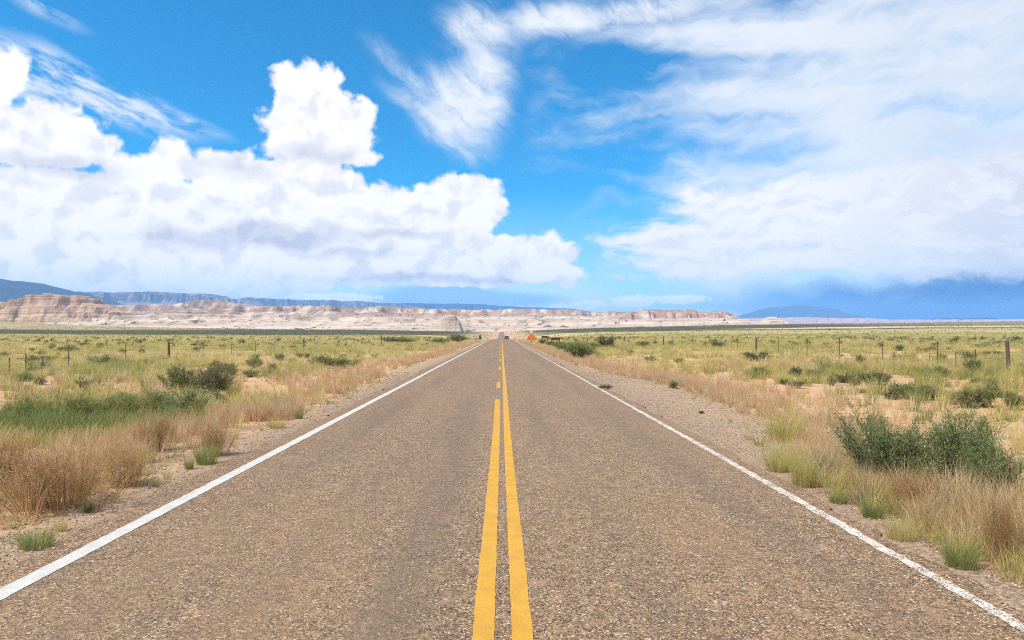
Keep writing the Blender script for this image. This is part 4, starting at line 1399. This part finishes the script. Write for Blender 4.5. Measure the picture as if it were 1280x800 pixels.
NAMED = [
    # photo x, base y, width px, height px, kind, name, label
    (1148, 622, 146, 114, 'sage', 'sagebrush', 'broad blue-green shrub in tall straw near the right road edge, left of its twin'),
    (1236, 630, 140, 120, 'sage', 'sagebrush', 'tallest blue-green leafy shrub near the right road edge, standing right of its twin'),
    (1272, 646, 110, 96, 'sage', 'sagebrush', 'lower spreading blue-green shrub cut by the right border of the picture'),
    (1054, 632, 34, 22, 'greentuft', 'grass_clump', 'small green grass clump on the right pavement edge, farthest of four in a row'),
    (1098, 651, 38, 28, 'greentuft', 'grass_clump', 'green grass clump on the right pavement edge, second farthest of four in a row'),
    (1137, 680, 50, 42, 'strawtuft', 'grass_clump', 'olive straw-tipped grass clump by the right white line, third of four'),
    (1216, 716, 62, 46, 'greentuft', 'grass_clump', 'largest dark green grass clump on the right pavement edge, nearest of four in a row'),
    (1012, 612, 50, 62, 'strawtuft', 'grass_clump', 'upright pale green straw clump where the right gravel narrows, beside grey dead twigs'),
    (978, 592, 46, 40, 'strawtuft', 'grass_clump', 'low yellow green clump at the near end of the right gravel pull-out'),
    (1034, 600, 58, 44, 'deadwood', 'dead_brush', 'pale grey dead brush among straw left of the blue-green shrubs'),
    (992, 556, 70, 52, 'strawtuft', 'grass_clump', 'large pale straw clump between open sand and the right gravel pull-out'),
    (1268, 712, 56, 120, 'weed', 'dry_weed', 'tall tan dry weed at the right border, in front of the blue-green shrubs'),
    (1092, 636, 60, 32, 'deadwood', 'dead_brush', 'grey dead twigs at the foot of the left twin shrub near the right road edge'),
    (1190, 664, 84, 44, 'deadwood', 'dead_brush', 'grey dead twigs in straw below the right twin shrub near the road'),
    (1250, 690, 70, 46, 'deadwood', 'dead_brush', 'grey dead twigs behind the largest grass clump at the lower right'),
    (1160, 652, 90, 70, 'weed', 'dry_weed', 'tan dry weed thicket in front of the twin blue-green shrubs'),
    (1122, 502, 26, 15, 'scrub', 'small_shrub', 'round dark green dwarf shrub alone on open orange sand right of the road'),
    (1109, 495, 16, 12, 'deadwood', 'dead_brush', 'small grey brown dead bush touching a dwarf shrub on open orange sand'),
    (1141, 500, 13, 11, 'rabbit', 'small_shrub', 'tiny yellow green bush on orange sand, right of the round dwarf shrub'),
    (1172, 503, 46, 24, 'rabbit', 'rabbitbrush', 'wide olive bush with dark left foot on orange sand behind the twin shrubs'),
    (1210, 511, 50, 30, 'strawtuft', 'grass_clump', 'spiky straw clump with grey foot between two olive bushes on orange sand'),
    (1243, 516, 48, 32, 'rabbit', 'rabbitbrush', 'rounded bright olive bush right of the spiky straw clump'),
    (1278, 519, 40, 28, 'rabbit', 'rabbitbrush', 'olive bush cut by the right border behind the twin shrubs'),
    (1222, 452, 24, 16, 'scrub', 'dark_shrub', 'dark green shrub among the right fence posts, left of the tall steel post'),
    (1178, 434, 14, 7, 'scrub', 'dark_shrub', 'very small dark shrub in the green field behind the right fence'),
    (1238, 435, 26, 6, 'scrub', 'dark_shrub', 'flat dark shrub behind the right fence, between the thick post and the tall steel post'),
    (1045, 484, 16, 14, 'bluesage', 'small_shrub', 'grey green upright bush on orange sand left of a dark dwarf shrub'),
    (1075, 482, 20, 12, 'scrub', 'small_shrub', 'dark low bush on orange sand right of a grey green bush'),
    (1112, 479, 24, 12, 'scrub', 'small_shrub', 'brownish dark bush at the far edge of the orange sand on the right'),
    (1186, 473, 26, 16, 'rabbit', 'rabbitbrush', 'olive bush at the far edge of the orange sand below the right fence'),
    (1230, 468, 30, 22, 'bluesage', 'sagebrush', 'grey green bush below the tall steel post of the right fence'),
    (952, 453, 40, 15, 'scrub', 'dark_shrub', 'dark green shrub on the right plain, just left of the nearest steel posts'),
    (900, 436, 22, 11, 'scrub', 'dark_shrub', 'small dark shrub alone in yellow green grass right of the road'),
    (808, 434, 24, 9, 'bluesage', 'sagebrush', 'low grey shrub in the right grassland beyond the large dark one'),
    (759, 436, 26, 19, 'scrub', 'dark_shrub', 'large dark grey shrub standing in grass right of the brown board signs'),
    (726, 450, 40, 27, 'bluesage', 'sagebrush', 'grey green sagebrush with dark foot beside the right road verge'),
    (708, 440, 26, 14, 'bluesage', 'sagebrush', 'sagebrush between the right road verge and the larger grey green one'),
    (757, 487, 22, 8, 'rabbit', 'small_shrub', 'low green sprig growing alone from gravel by the right white line'),
    (842, 486, 14, 11, 'bluesage', 'small_shrub', 'grey green sprig at the outer edge of the right gravel pull-out'),
    (878, 518, 9, 6, 'scrub', 'small_shrub', 'tiny dark sprig alone in the middle of the right gravel pull-out'),
    (56, 646, 180, 106, 'weed', 'dry_weed', 'big rusty brown dry weed at the left border, nearest to the white line'),
    (146, 612, 80, 66, 'weed', 'dry_weed', 'golden dry weed right of the big rusty one near the left verge'),
    (-20, 620, 120, 100, 'weed', 'dry_weed', 'rusty dry weed cut by the left border behind the big one'),
    (186, 570, 66, 62, 'weed', 'dry_weed', 'tall orange tan weed in front of the green shrub row on the left'),
    (262, 572, 60, 58, 'weed', 'dry_weed', 'airy tan weed left of the road, behind a dark green sprig'),
    (18, 540, 92, 50, 'greenbush', 'green_bush', 'long bright green bush at the left border, first of a green row'),
    (84, 536, 84, 48, 'greenbush', 'green_bush', 'bright green bush second from the left border in a green row'),
    (146, 532, 84, 46, 'greenbush', 'green_bush', 'dark green bush in the middle of the left green row'),
    (190, 522, 60, 40, 'bluesage', 'green_bush', 'blue-green bush at the back of the left green row'),
    (228, 526, 66, 40, 'bluesage', 'green_bush', 'grey green bush ending the left green row towards the road'),
    (118, 548, 110, 34, 'deadwood', 'dead_brush', 'purplish grey dead brush in front of the left green row'),
    (58, 548, 90, 30, 'deadwood', 'dead_brush', 'grey dead brush near the left border in front of the green row'),
    (258, 499, 62, 44, 'scrub', 'rabbitbrush', 'largest dark green bush left of the road, behind the green row'),
    (222, 492, 56, 38, 'rabbit', 'rabbitbrush', 'yellow green bush touching the left side of the largest dark bush'),
    (274, 478, 54, 24, 'scrub', 'dark_shrub', 'dark bluish bush just behind the largest dark bush on the left'),
    (292, 496, 30, 32, 'strawtuft', 'grass_clump', 'pale green straw clump on the road side of the largest dark bush'),
    (274, 509, 28, 22, 'rabbit', 'rabbitbrush', 'small olive bush on sand in front of the largest dark bush'),
    (156, 462, 28, 12, 'scrub', 'dark_shrub', 'dark oval shrub in grass below the left fence'),
    (126, 462, 44, 18, 'bluesage', 'sagebrush', 'wide grey green shrub left of the dark oval one below the left fence'),
    (48, 457, 52, 14, 'scrub', 'dark_shrub', 'wide dark shrub behind the thin left fence stakes'),
    (84, 440, 36, 9, 'scrub', 'dark_shrub', 'flat dark shrub beyond the left fence, near the leftmost posts'),
    (30, 480, 30, 13, 'bluesage', 'sagebrush', 'grey green shrub on sandy grass near the left border'),
    (52, 484, 26, 12, 'rabbit', 'rabbitbrush', 'olive shrub right of a grey green one near the left border'),
    (42, 491, 14, 9, 'rabbit', 'small_shrub', 'small round green shrub on sand near the left border'),
    (400, 461, 46, 19, 'scrub', 'dark_shrub', 'dark green shrub in yellow grass left of the road, wider than its neighbour'),
    (428, 461, 34, 15, 'rabbit', 'rabbitbrush', 'olive shrub right of a dark green one in yellow grass left of the road'),
    (374, 523, 16, 16, 'greentuft', 'grass_clump', 'single dark green grass clump on sand by the left gravel verge'),
    (344, 536, 32, 16, 'strawtuft', 'grass_clump', 'brownish olive grass clump on sand left of a single green clump'),
    (256, 581, 40, 34, 'greentuft', 'grass_clump', 'dark green sprig with upright blades on the left gravel edge'),
    (238, 586, 16, 22, 'greentuft', 'grass_clump', 'narrow green sprig left of the upright dark green one'),
    (42, 686, 56, 36, 'greentuft', 'grass_clump', 'spiky bright green grass clump alone on bare sand by the left white line'),
    (80, 662, 20, 24, 'strawtuft', 'grass_clump', 'thin pale green grass clump behind the spiky bright green one'),
    (112, 640, 20, 20, 'bluesage', 'small_shrub', 'small grey green plant at the foot of the golden dry weed'),
    (496, 429, 56, 9, 'rabbit', 'dark_shrub', 'wide olive shrub in far grass left of the road'),
    (572, 428, 36, 11, 'rabbit', 'rabbitbrush', 'wide green shrub beside the left verge just before the crest'),
    (548, 430, 30, 9, 'bluesage', 'sagebrush', 'low grey green shrub left of the wide green one before the crest'),
    (702, 437, 24, 12, 'rabbit', 'rabbitbrush', 'olive bush in front of the nearer brown board'),
    (714, 444, 28, 17, 'bluesage', 'sagebrush', 'grey green bush by the verge, left of the bush with a dark foot'),
    (690, 433, 20, 8, 'bluesage', 'sagebrush', 'low grey green bush between the orange sign and the nearer brown board'),
    (738, 446, 28, 15, 'rabbit', 'rabbitbrush', 'olive bush right of the grey green sagebrush with a dark foot'),
    (744, 437, 22, 10, 'rabbit', 'rabbitbrush', 'olive bush left of the large dark grey shrub'),
    (677, 431, 14, 8, 'rabbit', 'rabbitbrush', 'small olive bush just right of the orange sign'),
]


def build_shrubs():
    rr = random.Random(3)
    for k, (x, y, w, h, kind, name, label) in enumerate(NAMED):
        X, Y = px_ground(x, y)
        s = Y / FOC
        cat = {'grass_clump': 'grass clump', 'dry_weed': 'weed', 'dead_brush': 'dead bush'}.get(name, 'shrub')
        place_shrub(kind, name, X, Y + w * s * 0.3, w * s * 1.05, h * s * (1.0 if kind != 'weed' else 0.95), label, cat, None, k, None, rr)
    # scattered shrubs of the middle distance
    kinds = [('scrub', 'dark_shrub', 'dark green'), ('bluesage', 'sagebrush', 'grey green'), ('rabbit', 'rabbitbrush', 'olive'), ('strawtuft', 'grass_clump', 'pale straw'), ('greentuft', 'grass_clump', 'fresh green')]
    n = 0
    r = np.random.default_rng(77)
    while n < 290:
        y = math.sqrt(r.uniform(17 ** 2, 130 ** 2)) if n % 3 else r.uniform(16, 60)
        x = r.uniform(-0.8, 0.8) * y
        d = float(side_dist(np.array([x]), np.array([y]))[0])
        if d < 4.5 or fbm(np.array([x / 14]), np.array([y / 14]), 3, 44)[0] < 0.44:
            continue
        k = int(r.integers(0, 5))
        key, name, tone = kinds[k]
        side = 'left' if x < 0 else 'right'
        beyond = abs(x) > 23.5
        what = 'grass clump' if k > 2 else 'shrub'
        label = f'{tone} {what} scattered in the grass {"beyond" if beyond else "this side of"} the {side} fence'
        group = f'{tone} {what}s {"beyond" if beyond else "this side of"} the {side} fence'
        h = r.uniform(0.25, 0.62) * (1.15 if y > 60 else 1.0)
        place_shrub(key, name, x, y, h * r.uniform(1.3, 2.6), h, label, what, group, None, None, rr)
        n += 1


build_shrubs()

# ------------------------------------------------------------------ made things
def bm_obj(name, boxes, mat, parent=None, bevel=0.0):
    """one mesh from rotated, bevelled boxes: (centre, size[, rotation])"""
    import bmesh
    bm = bmesh.new()
    for b in boxes:
        c, s = b[0], b[1]
        mt = Matrix.Translation(c)
        if len(b) > 2:
            mt = mt @ b[2].to_4x4()
        mt = mt @ Matrix.Diagonal((s[0], s[1], s[2], 1))
        bmesh.ops.create_cube(bm, size=1.0, matrix=mt)
    if bevel:
        bmesh.ops.bevel(bm, geom=list(bm.edges), offset=bevel, segments=2, affect='EDGES')
    me = bpy.data.meshes.new(name)
    bm.to_mesh(me)
    bm.free()
    return link(name, me, mat, parent)


def bm_prism(name, outline, y0, y1, mat, parent=None, bevel=0.0):
    """outline (x, z) extruded in y"""
    import bmesh
    bm = bmesh.new()
    a = [bm.verts.new((x, y0, z)) for x, z in outline]
    b = [bm.verts.new((x, y1, z)) for x, z in outline]
    bm.faces.new(a)
    bm.faces.new(b[::-1])
    n = len(a)
    for i in range(n):
        bm.faces.new((a[(i + 1) % n], a[i], b[i], b[(i + 1) % n]))
    bmesh.ops.recalc_face_normals(bm, faces=bm.faces)
    if bevel:
        bmesh.ops.bevel(bm, geom=list(bm.edges), offset=bevel, segments=1, affect='EDGES')
    me = bpy.data.meshes.new(name)
    bm.to_mesh(me)
    bm.free()
    return link(name, me, mat, parent)


def bm_lathe(name, prof, mat, parent=None, n=12, wob=0.0, seed=1):
    """(radius, z) profile turned about z"""
    r = random.Random(seed)
    V, F = [], []
    for rd, z in prof:
        for k in range(n):
            a = 2 * math.pi * k / n
            q = rd * (1 + r.uniform(-wob, wob))
            V.append((q * math.cos(a), q * math.sin(a), z))
    for i in range(len(prof) - 1):
        for k in range(n):
            F.append((i * n + k, i * n + (k + 1) % n, (i + 1) * n + (k + 1) % n, (i + 1) * n + k))
    F.append(tuple(range((len(prof) - 1) * n, len(prof) * n)))
    me = bpy.data.meshes.new(name)
    me.from_pydata(V, [], F)
    return link(name, me, mat, parent)


def gz(x, y): return float(terrain(np.array([x]), np.array([y]))[0])


M_POST = plain('weathered_post_wood', (0.115, 0.085, 0.065), 0.95, 0.4, 25)
M_STEEL = plain('rusty_steel', (0.13, 0.10, 0.08), 0.7, 0.35, 30, 0.4, 0.3)
M_WIRE = plain('fence_wire', (0.20, 0.17, 0.15), 0.5, 0.2, 30, 0.4, 0.7)
M_ORANGE = plain('orange_sign_face', (0.86, 0.145, 0.02), 0.45, 0.05, 3, 0.4)
M_WHITE = plain('white_flag_cloth', (0.80, 0.79, 0.76), 0.8, 0.05, 8)
M_BLACK = plain('black_border', (0.02, 0.02, 0.02), 0.5, 0.2, 8)
M_BROWN = plain('brown_sign_board', (0.125, 0.055, 0.035), 0.7, 0.25, 5)
M_DARKW = plain('dark_board_timber', (0.045, 0.028, 0.022), 0.8, 0.3, 12)


def build_fence(side, X, first_y, step, count, wood_at, stakes, label):
    root = empty('wire_fence', (X, first_y, gz(X, first_y)))
    ox, oy, oz = root.location
    rr = random.Random(11 if side == 'left' else 12)
    tops = []
    y = first_y
    for k in range(count):
        lean = Matrix.Rotation(rr.uniform(-0.03, 0.03), 3, 'X') @ Matrix.Rotation(rr.uniform(-0.03, 0.03), 3, 'Y')
        z = gz(X, y) - oz
        if k in wood_at:
            p = bm_lathe('wood_post', [(0.085, -0.3), (0.09, 0.0), (0.085, 0.5), (0.08, 1.0), (0.078, 1.38), (0.055, 1.42)], M_POST, root, 10, 0.06, k)
        else:
            # steel T-post: web and flange, with studs and a spade foot
            p = bm_obj('steel_post', [((0, 0, 0.55), (0.045, 0.010, 1.7)), ((0, 0.0225, 0.55), (0.010, 0.035, 1.7))]
                       + [((0, -0.009, 0.2 + 0.12 * i), (0.018, 0.008, 0.02)) for i in range(10)], M_STEEL, root)
        p.location = (0, y - oy, z)
        p.rotation_euler = lean.to_euler()
        tops.append((y - oy, z))
        y += step * rr.uniform(0.95, 1.05)
    for sy, hh in stakes:
        z = gz(X, sy) - oz
        p = bm_obj('wire_stay', [((0, 0, hh / 2), (0.035, 0.03, hh)), ((0, 0, hh - 0.02), (0.05, 0.045, 0.03))], M_POST, root)
        p.location = (0, sy - oy, z)
    for lvl in (0.30, 0.58, 0.86, 1.12):
        pts = []
        for (a, za), (b, zb) in zip(tops[:-1], tops[1:]):
            for t in (0, 0.25, 0.5, 0.75):
                pts.append((0, a + (b - a) * t, za + (zb - za) * t + lvl - 0.03 * 4 * t * (1 - t)))
        pts.append((0, tops[-1][0], tops[-1][1] + lvl))
        arr = np.array(pts)[None]
        V, F = tube_np(arr, np.full((1, len(pts)), 0.0035), 4)
        link('wire', mesh_np('wire', V, F), M_WIRE, root)
    tag(root, label, 'fence')


def build_objects():
    build_fence('left', -24.0, 33.3, 5.85, 26, (3, 9, 15, 21), [(34.7, 0.95), (35.9, 1.1), (37.2, 0.9)], 'wire fence of thin steel posts and a thick dark wooden post left of the road')
    build_fence('right', 23.3, 26.6, 5.35, 28, (1, 7, 14, 20), [(34.3, 0.95), (35.8, 0.8), (38.0, 0.7), (41.5, 0.7)], 'wire fence of thin steel posts in the green field right of the road')

    # cluster of posts where a side fence meets, far left
    X, Y = px_ground(486, 427)
    Y = min(Y, 150.0)
    X = (486 - VPX) / FOC * Y
    root = empty('fence_corner', (X, Y, gz(X, Y)))
    for dx, h in ((-1.5, 1.75), (-0.9, 1.3), (-0.3, 1.35), (0.75, 1.4), (1.15, 1.6)):
        p = bm_lathe('wood_post', [(0.10, -0.2), (0.105, 0.3), (0.10, h * 0.8), (0.085, h)], M_POST, root, 8, 0.05, int(h * 100))
        p.location = (dx, 0, 0)
    bm_obj('rail', [((-0.9, 0, 1.0), (1.3, 0.08, 0.10)), ((0.3, 0, 0.7), (1.9, 0.07, 0.09))], M_POST, root)
    tag(root, 'cluster of dark wooden corner posts far out in the grass left of the road', 'fence')

    # orange diamond warning sign with white flag, by the right verge
    Y = 128.0
    X = (664.3 - VPX) / FOC * Y
    zb = gz(X, Y)
    root = empty('warning_sign', (X, Y, zb), rad(-4))
    s = 1.0
    c = 1.25
    d = 0.72
    bm_prism('panel', [(0, c - d), (0.06, c - d + 0.04), (d - 0.04, c - 0.06), (d, c), (d - 0.04, c + 0.06), (0.06, c + d - 0.04), (0, c + d), (-0.06, c + d - 0.04), (-d + 0.04, c + 0.06), (-d, c), (-d + 0.04, c - 0.06), (-0.06, c - d + 0.04)], -0.012, 0.012, M_ORANGE, root)
    bd = 0.645
    e = 0.62
    import bmesh
    bm = bmesh.new()
    o4 = [bm.verts.new(p) for p in ((0, -0.0145, c - bd), (bd, -0.0145, c), (0, -0.0145, c + bd), (-bd, -0.0145, c))]
    i4 = [bm.verts.new(p) for p in ((0, -0.0145, c - e), (e, -0.0145, c), (0, -0.0145, c + e), (-e, -0.0145, c))]
    for i in range(4):
        bm.faces.new((o4[i], o4[(i + 1) % 4], i4[(i + 1) % 4], i4[i]))
    me = bpy.data.meshes.new('border')
    bm.to_mesh(me)
    bm.free()
    link('border', me, M_BLACK, root)
    bm_obj('post', [((0, 0.035, 0.95), (0.05, 0.035, 2.1))], M_STEEL, root, 0.004)
    bm_obj('stand', [((0.0, 0.05, 0.03), (0.05, 1.1, 0.05)), ((0.0, 0.05, 0.06), (1.1, 0.05, 0.05)), ((0, 0.06, 0.35), (0.09, 0.05, 0.6))], M_STEEL, root, 0.004)
    fl = bm_prism('flag', [(-0.18, 2.02), (0.17, 2.0), (0.18, 2.32), (0.02, 2.35), (-0.17, 2.32)], 0.03, 0.045, M_WHITE, root)
    tag(root, 'orange diamond warning sign with a white flag on top beside the right verge', 'road sign')

    # little orange cone by it
    Yc = 112.0
    Xc = (667.8 - VPX) / FOC * Yc
    root = empty('traffic_cone', (Xc, Yc, gz(Xc, Yc)))
    bm_lathe('cone', [(0.15, 0.03), (0.13, 0.06), (0.09, 0.30), (0.06, 0.50), (0.03, 0.68), (0.022, 0.70)], M_ORANGE, root, 16)
    bm_obj('base', [((0, 0, 0.015), (0.36, 0.36, 0.03))], M_ORANGE, root, 0.008)
    bm_lathe('band', [(0.101, 0.26), (0.093, 0.30), (0.074, 0.42), (0.068, 0.42)], M_WHITE, root, 16)
    tag(root, 'small orange traffic cone on the right verge in front of the warning sign', 'cone')

    # two brown boards on posts
    def board(px, Yb, w, h, top, label, tilt):
        Xb = (px - VPX) / FOC * Yb
        root = empty('board_sign', (Xb, Yb, gz(Xb, Yb)), tilt)
        bm_obj('board', [((0, 0, top - h / 2), (w, 0.06, h))], M_BROWN, root, 0.01)
        bm_obj('cap_rail', [((0, 0, top + 0.04), (w + 0.16, 0.14, 0.075))], M_DARKW, root, 0.008)
        for sx in (-1, 1):
            bm_obj('post', [((sx * (w / 2 - 0.06), 0.075, top / 2 - 0.1), (0.12, 0.085, top + 0.2))], M_DARKW, root, 0.008)
        tag(root, label, 'sign')
    board(694.5, 120.0, 1.5, 0.42, 1.30, 'brown wooden board on two posts in scrub right of the orange sign', rad(6))
    board(681.0, 158.0, 1.45, 0.40, 1.45, 'farther brown wooden board on two posts, half hidden behind shrubs by the orange sign', rad(6))

    # lone dark juniper beyond the crest
    Yt = 330.0
    Xt = (600.2 - VPX) / FOC * Yt
    zt = gz(Xt, Yt)
    root = empty('juniper_tree', (Xt, Yt, zt))
    bm_lathe('trunk', [(0.16, -0.2), (0.12, 0.3), (0.09, 1.0), (0.05, 1.8)], M_WOOD, root, 8, 0.1, 3)
    r = np.random.default_rng(8)
    n = 2600
    hz = r.uniform(0, 1, n) ** 0.8
    rad_ = (1.0 - hz) ** 0.7 * (0.55 + 0.45 * vnoise(hz * 9, r.uniform(0, 1, n) * 0, 5)) * 1.05
    a = r.uniform(0, 2 * math.pi, n)
    q = np.sqrt(r.uniform(0.15, 1, n)) * rad_ * (0.75 + 0.5 * vnoise(a * 1.4, hz * 5, 6))
    pos = np.stack([q * np.cos(a), q * np.sin(a), 0.25 + hz * 2.4], 1)
    A, Bq = r.normal(0, 0.11, (n, 3)), r.normal(0, 0.11, (n, 3))
    V = np.stack([pos, pos + A, pos + A * 0.5 + Bq], 1).reshape(-1, 3)
    me = mesh_np('crown', V, np.arange(n * 3).reshape(-1, 3), np.repeat(r.uniform(0, 0.7, n), 3))
    link('crown', me, M_DARK, root)
    tag(root, 'lone small dark conical juniper left of the road beyond the crest', 'tree')

    build_car()


def build_car():
    """a dark car coming over the far crest in the left lane"""
    Y = 300.0
    X = (633.4 - VPX) / FOC * Y
    root = empty('car', (X, Y, float(np.interp(Y, YS, road_z(YS))) + 0.005), math.pi)
    paint = plain('dark_car_paint', (0.10, 0.085, 0.095), 0.35, 0.1, 3, 0.5)
    glass = plain('car_glass', (0.03, 0.035, 0.04), 0.08, 0.1, 3, 0.8)
    rubber = plain('tyre_rubber', (0.02, 0.02, 0.02), 0.9, 0.2, 9)
    alloy = plain('wheel_alloy', (0.45, 0.45, 0.46), 0.35, 0.1, 9, 0.5, 0.8)
    lampw = plain('lamp_lens', (0.75, 0.75, 0.72), 0.2, 0.05, 9, 0.6)
    lampr = plain('tail_lamp_lens', (0.35, 0.02, 0.02), 0.3, 0.05, 9, 0.6)
    # local: +y is the car's rear after the turn; body outline in (y, z), extruded in x with tumblehome
    side = [(-2.2, 0.42), (-2.25, 0.62), (-2.15, 0.86), (-1.25, 1.02), (-0.55, 1.52), (0.2, 1.68), (1.5, 1.66), (2.05, 1.20), (2.2, 1.05), (2.25, 0.55), (2.15, 0.36), (-2.0, 0.34)]
    import bmesh
    bm = bmesh.new()
    rings = []
    for sx, inset in ((-1, 1), (-0.93, 0), (0.93, 0), (1, 1)):
        ring = []
        for y, z in side:
            hw = 0.92 if z < 1.05 else 0.92 - 0.2 * (z - 1.05) / 0.6
            ring.append(bm.verts.new((sx * hw, y * (0.985 if inset else 1), z if not inset else 0.36 + (z - 0.36) * 0.985)))
        rings.append(ring)
    bm.faces.new(rings[0])
    bm.faces.new(rings[-1][::-1])
    n = len(side)
    for a, b in zip(rings[:-1], rings[1:]):
        for i in range(n):
            bm.faces.new((a[(i + 1) % n], a[i], b[i], b[(i + 1) % n]))
    bmesh.ops.recalc_face_normals(bm, faces=bm.faces)
    me = bpy.data.meshes.new('body')
    bm.to_mesh(me)
    bm.free()
    link('body', me, paint, root)

    def quad(name, pts, th, mat):
        a = [Vector(p) for p in pts]
        nrm = (a[1] - a[0]).cross(a[2] - a[0]).normalized() * th
        V = [tuple(p) for p in a] + [tuple(p + nrm) for p in a]
        F = [(3, 2, 1, 0), (4, 5, 6, 7), (0, 1, 5, 4), (1, 2, 6, 5), (2, 3, 7, 6), (3, 0, 4, 7)]
        m_ = bpy.data.meshes.new(name)
        m_.from_pydata(V, [], F)
        link(name, m_, mat, root)
    quad('windscreen', [(-0.76, -1.20, 1.05), (0.76, -1.20, 1.05), (0.66, -0.60, 1.50), (-0.66, -0.60, 1.50)], 0.02, glass)
    quad('rear_window', [(0.64, 1.56, 1.60), (-0.64, 1.56, 1.60), (-0.74, 1.98, 1.27), (0.74, 1.98, 1.27)][::-1], 0.02, glass)
    for sx in (-1, 1):
        q = [(sx * 0.925, -0.95, 1.08), (sx * 0.925, 1.7, 1.08), (sx * 0.80, 1.35, 1.56), (sx * 0.80, -0.45, 1.50)]
        quad('side_window', q if sx < 0 else q[::-1], 0.012, glass)
        quad('headlight', [(sx * 0.55 - 0.18, -2.235, 0.66), (sx * 0.55 + 0.18, -2.235, 0.66), (sx * 0.55 + 0.18, -2.19, 0.82), (sx * 0.55 - 0.18, -2.19, 0.82)], 0.03, lampw)
        quad('tail_light', [(sx * 0.72 + 0.12, 2.225, 0.78), (sx * 0.72 - 0.12, 2.225, 0.78), (sx * 0.72 - 0.12, 2.205, 1.02), (sx * 0.72 + 0.12, 2.205, 1.02)], 0.03, lampr)
        bm_obj('mirror', [((sx * 1.0, -0.75, 1.08), (0.18, 0.10, 0.14))], paint, root, 0.02)
        for wy in (-1.38, 1.38):
            w = bm_lathe('wheel', [(0.22, -0.11), (0.31, -0.11), (0.34, -0.08), (0.34, 0.08), (0.31, 0.11), (0.22, 0.11)], rubber, root, 24)
            w.rotation_euler = (0, rad(90), 0)
            w.location = (sx * 0.86, wy, 0.34)
            h = bm_lathe('rim', [(0.22, -0.115), (0.22, 0.115), (0.12, 0.125), (0.05, 0.13)], alloy, w, 16)
    bm_obj('bumper', [((0, -2.24, 0.50), (1.7, 0.12, 0.20))], paint, root, 0.03)
    tag(root, 'small dark car far ahead on the road, just beyond the crest', 'car')


build_objects()
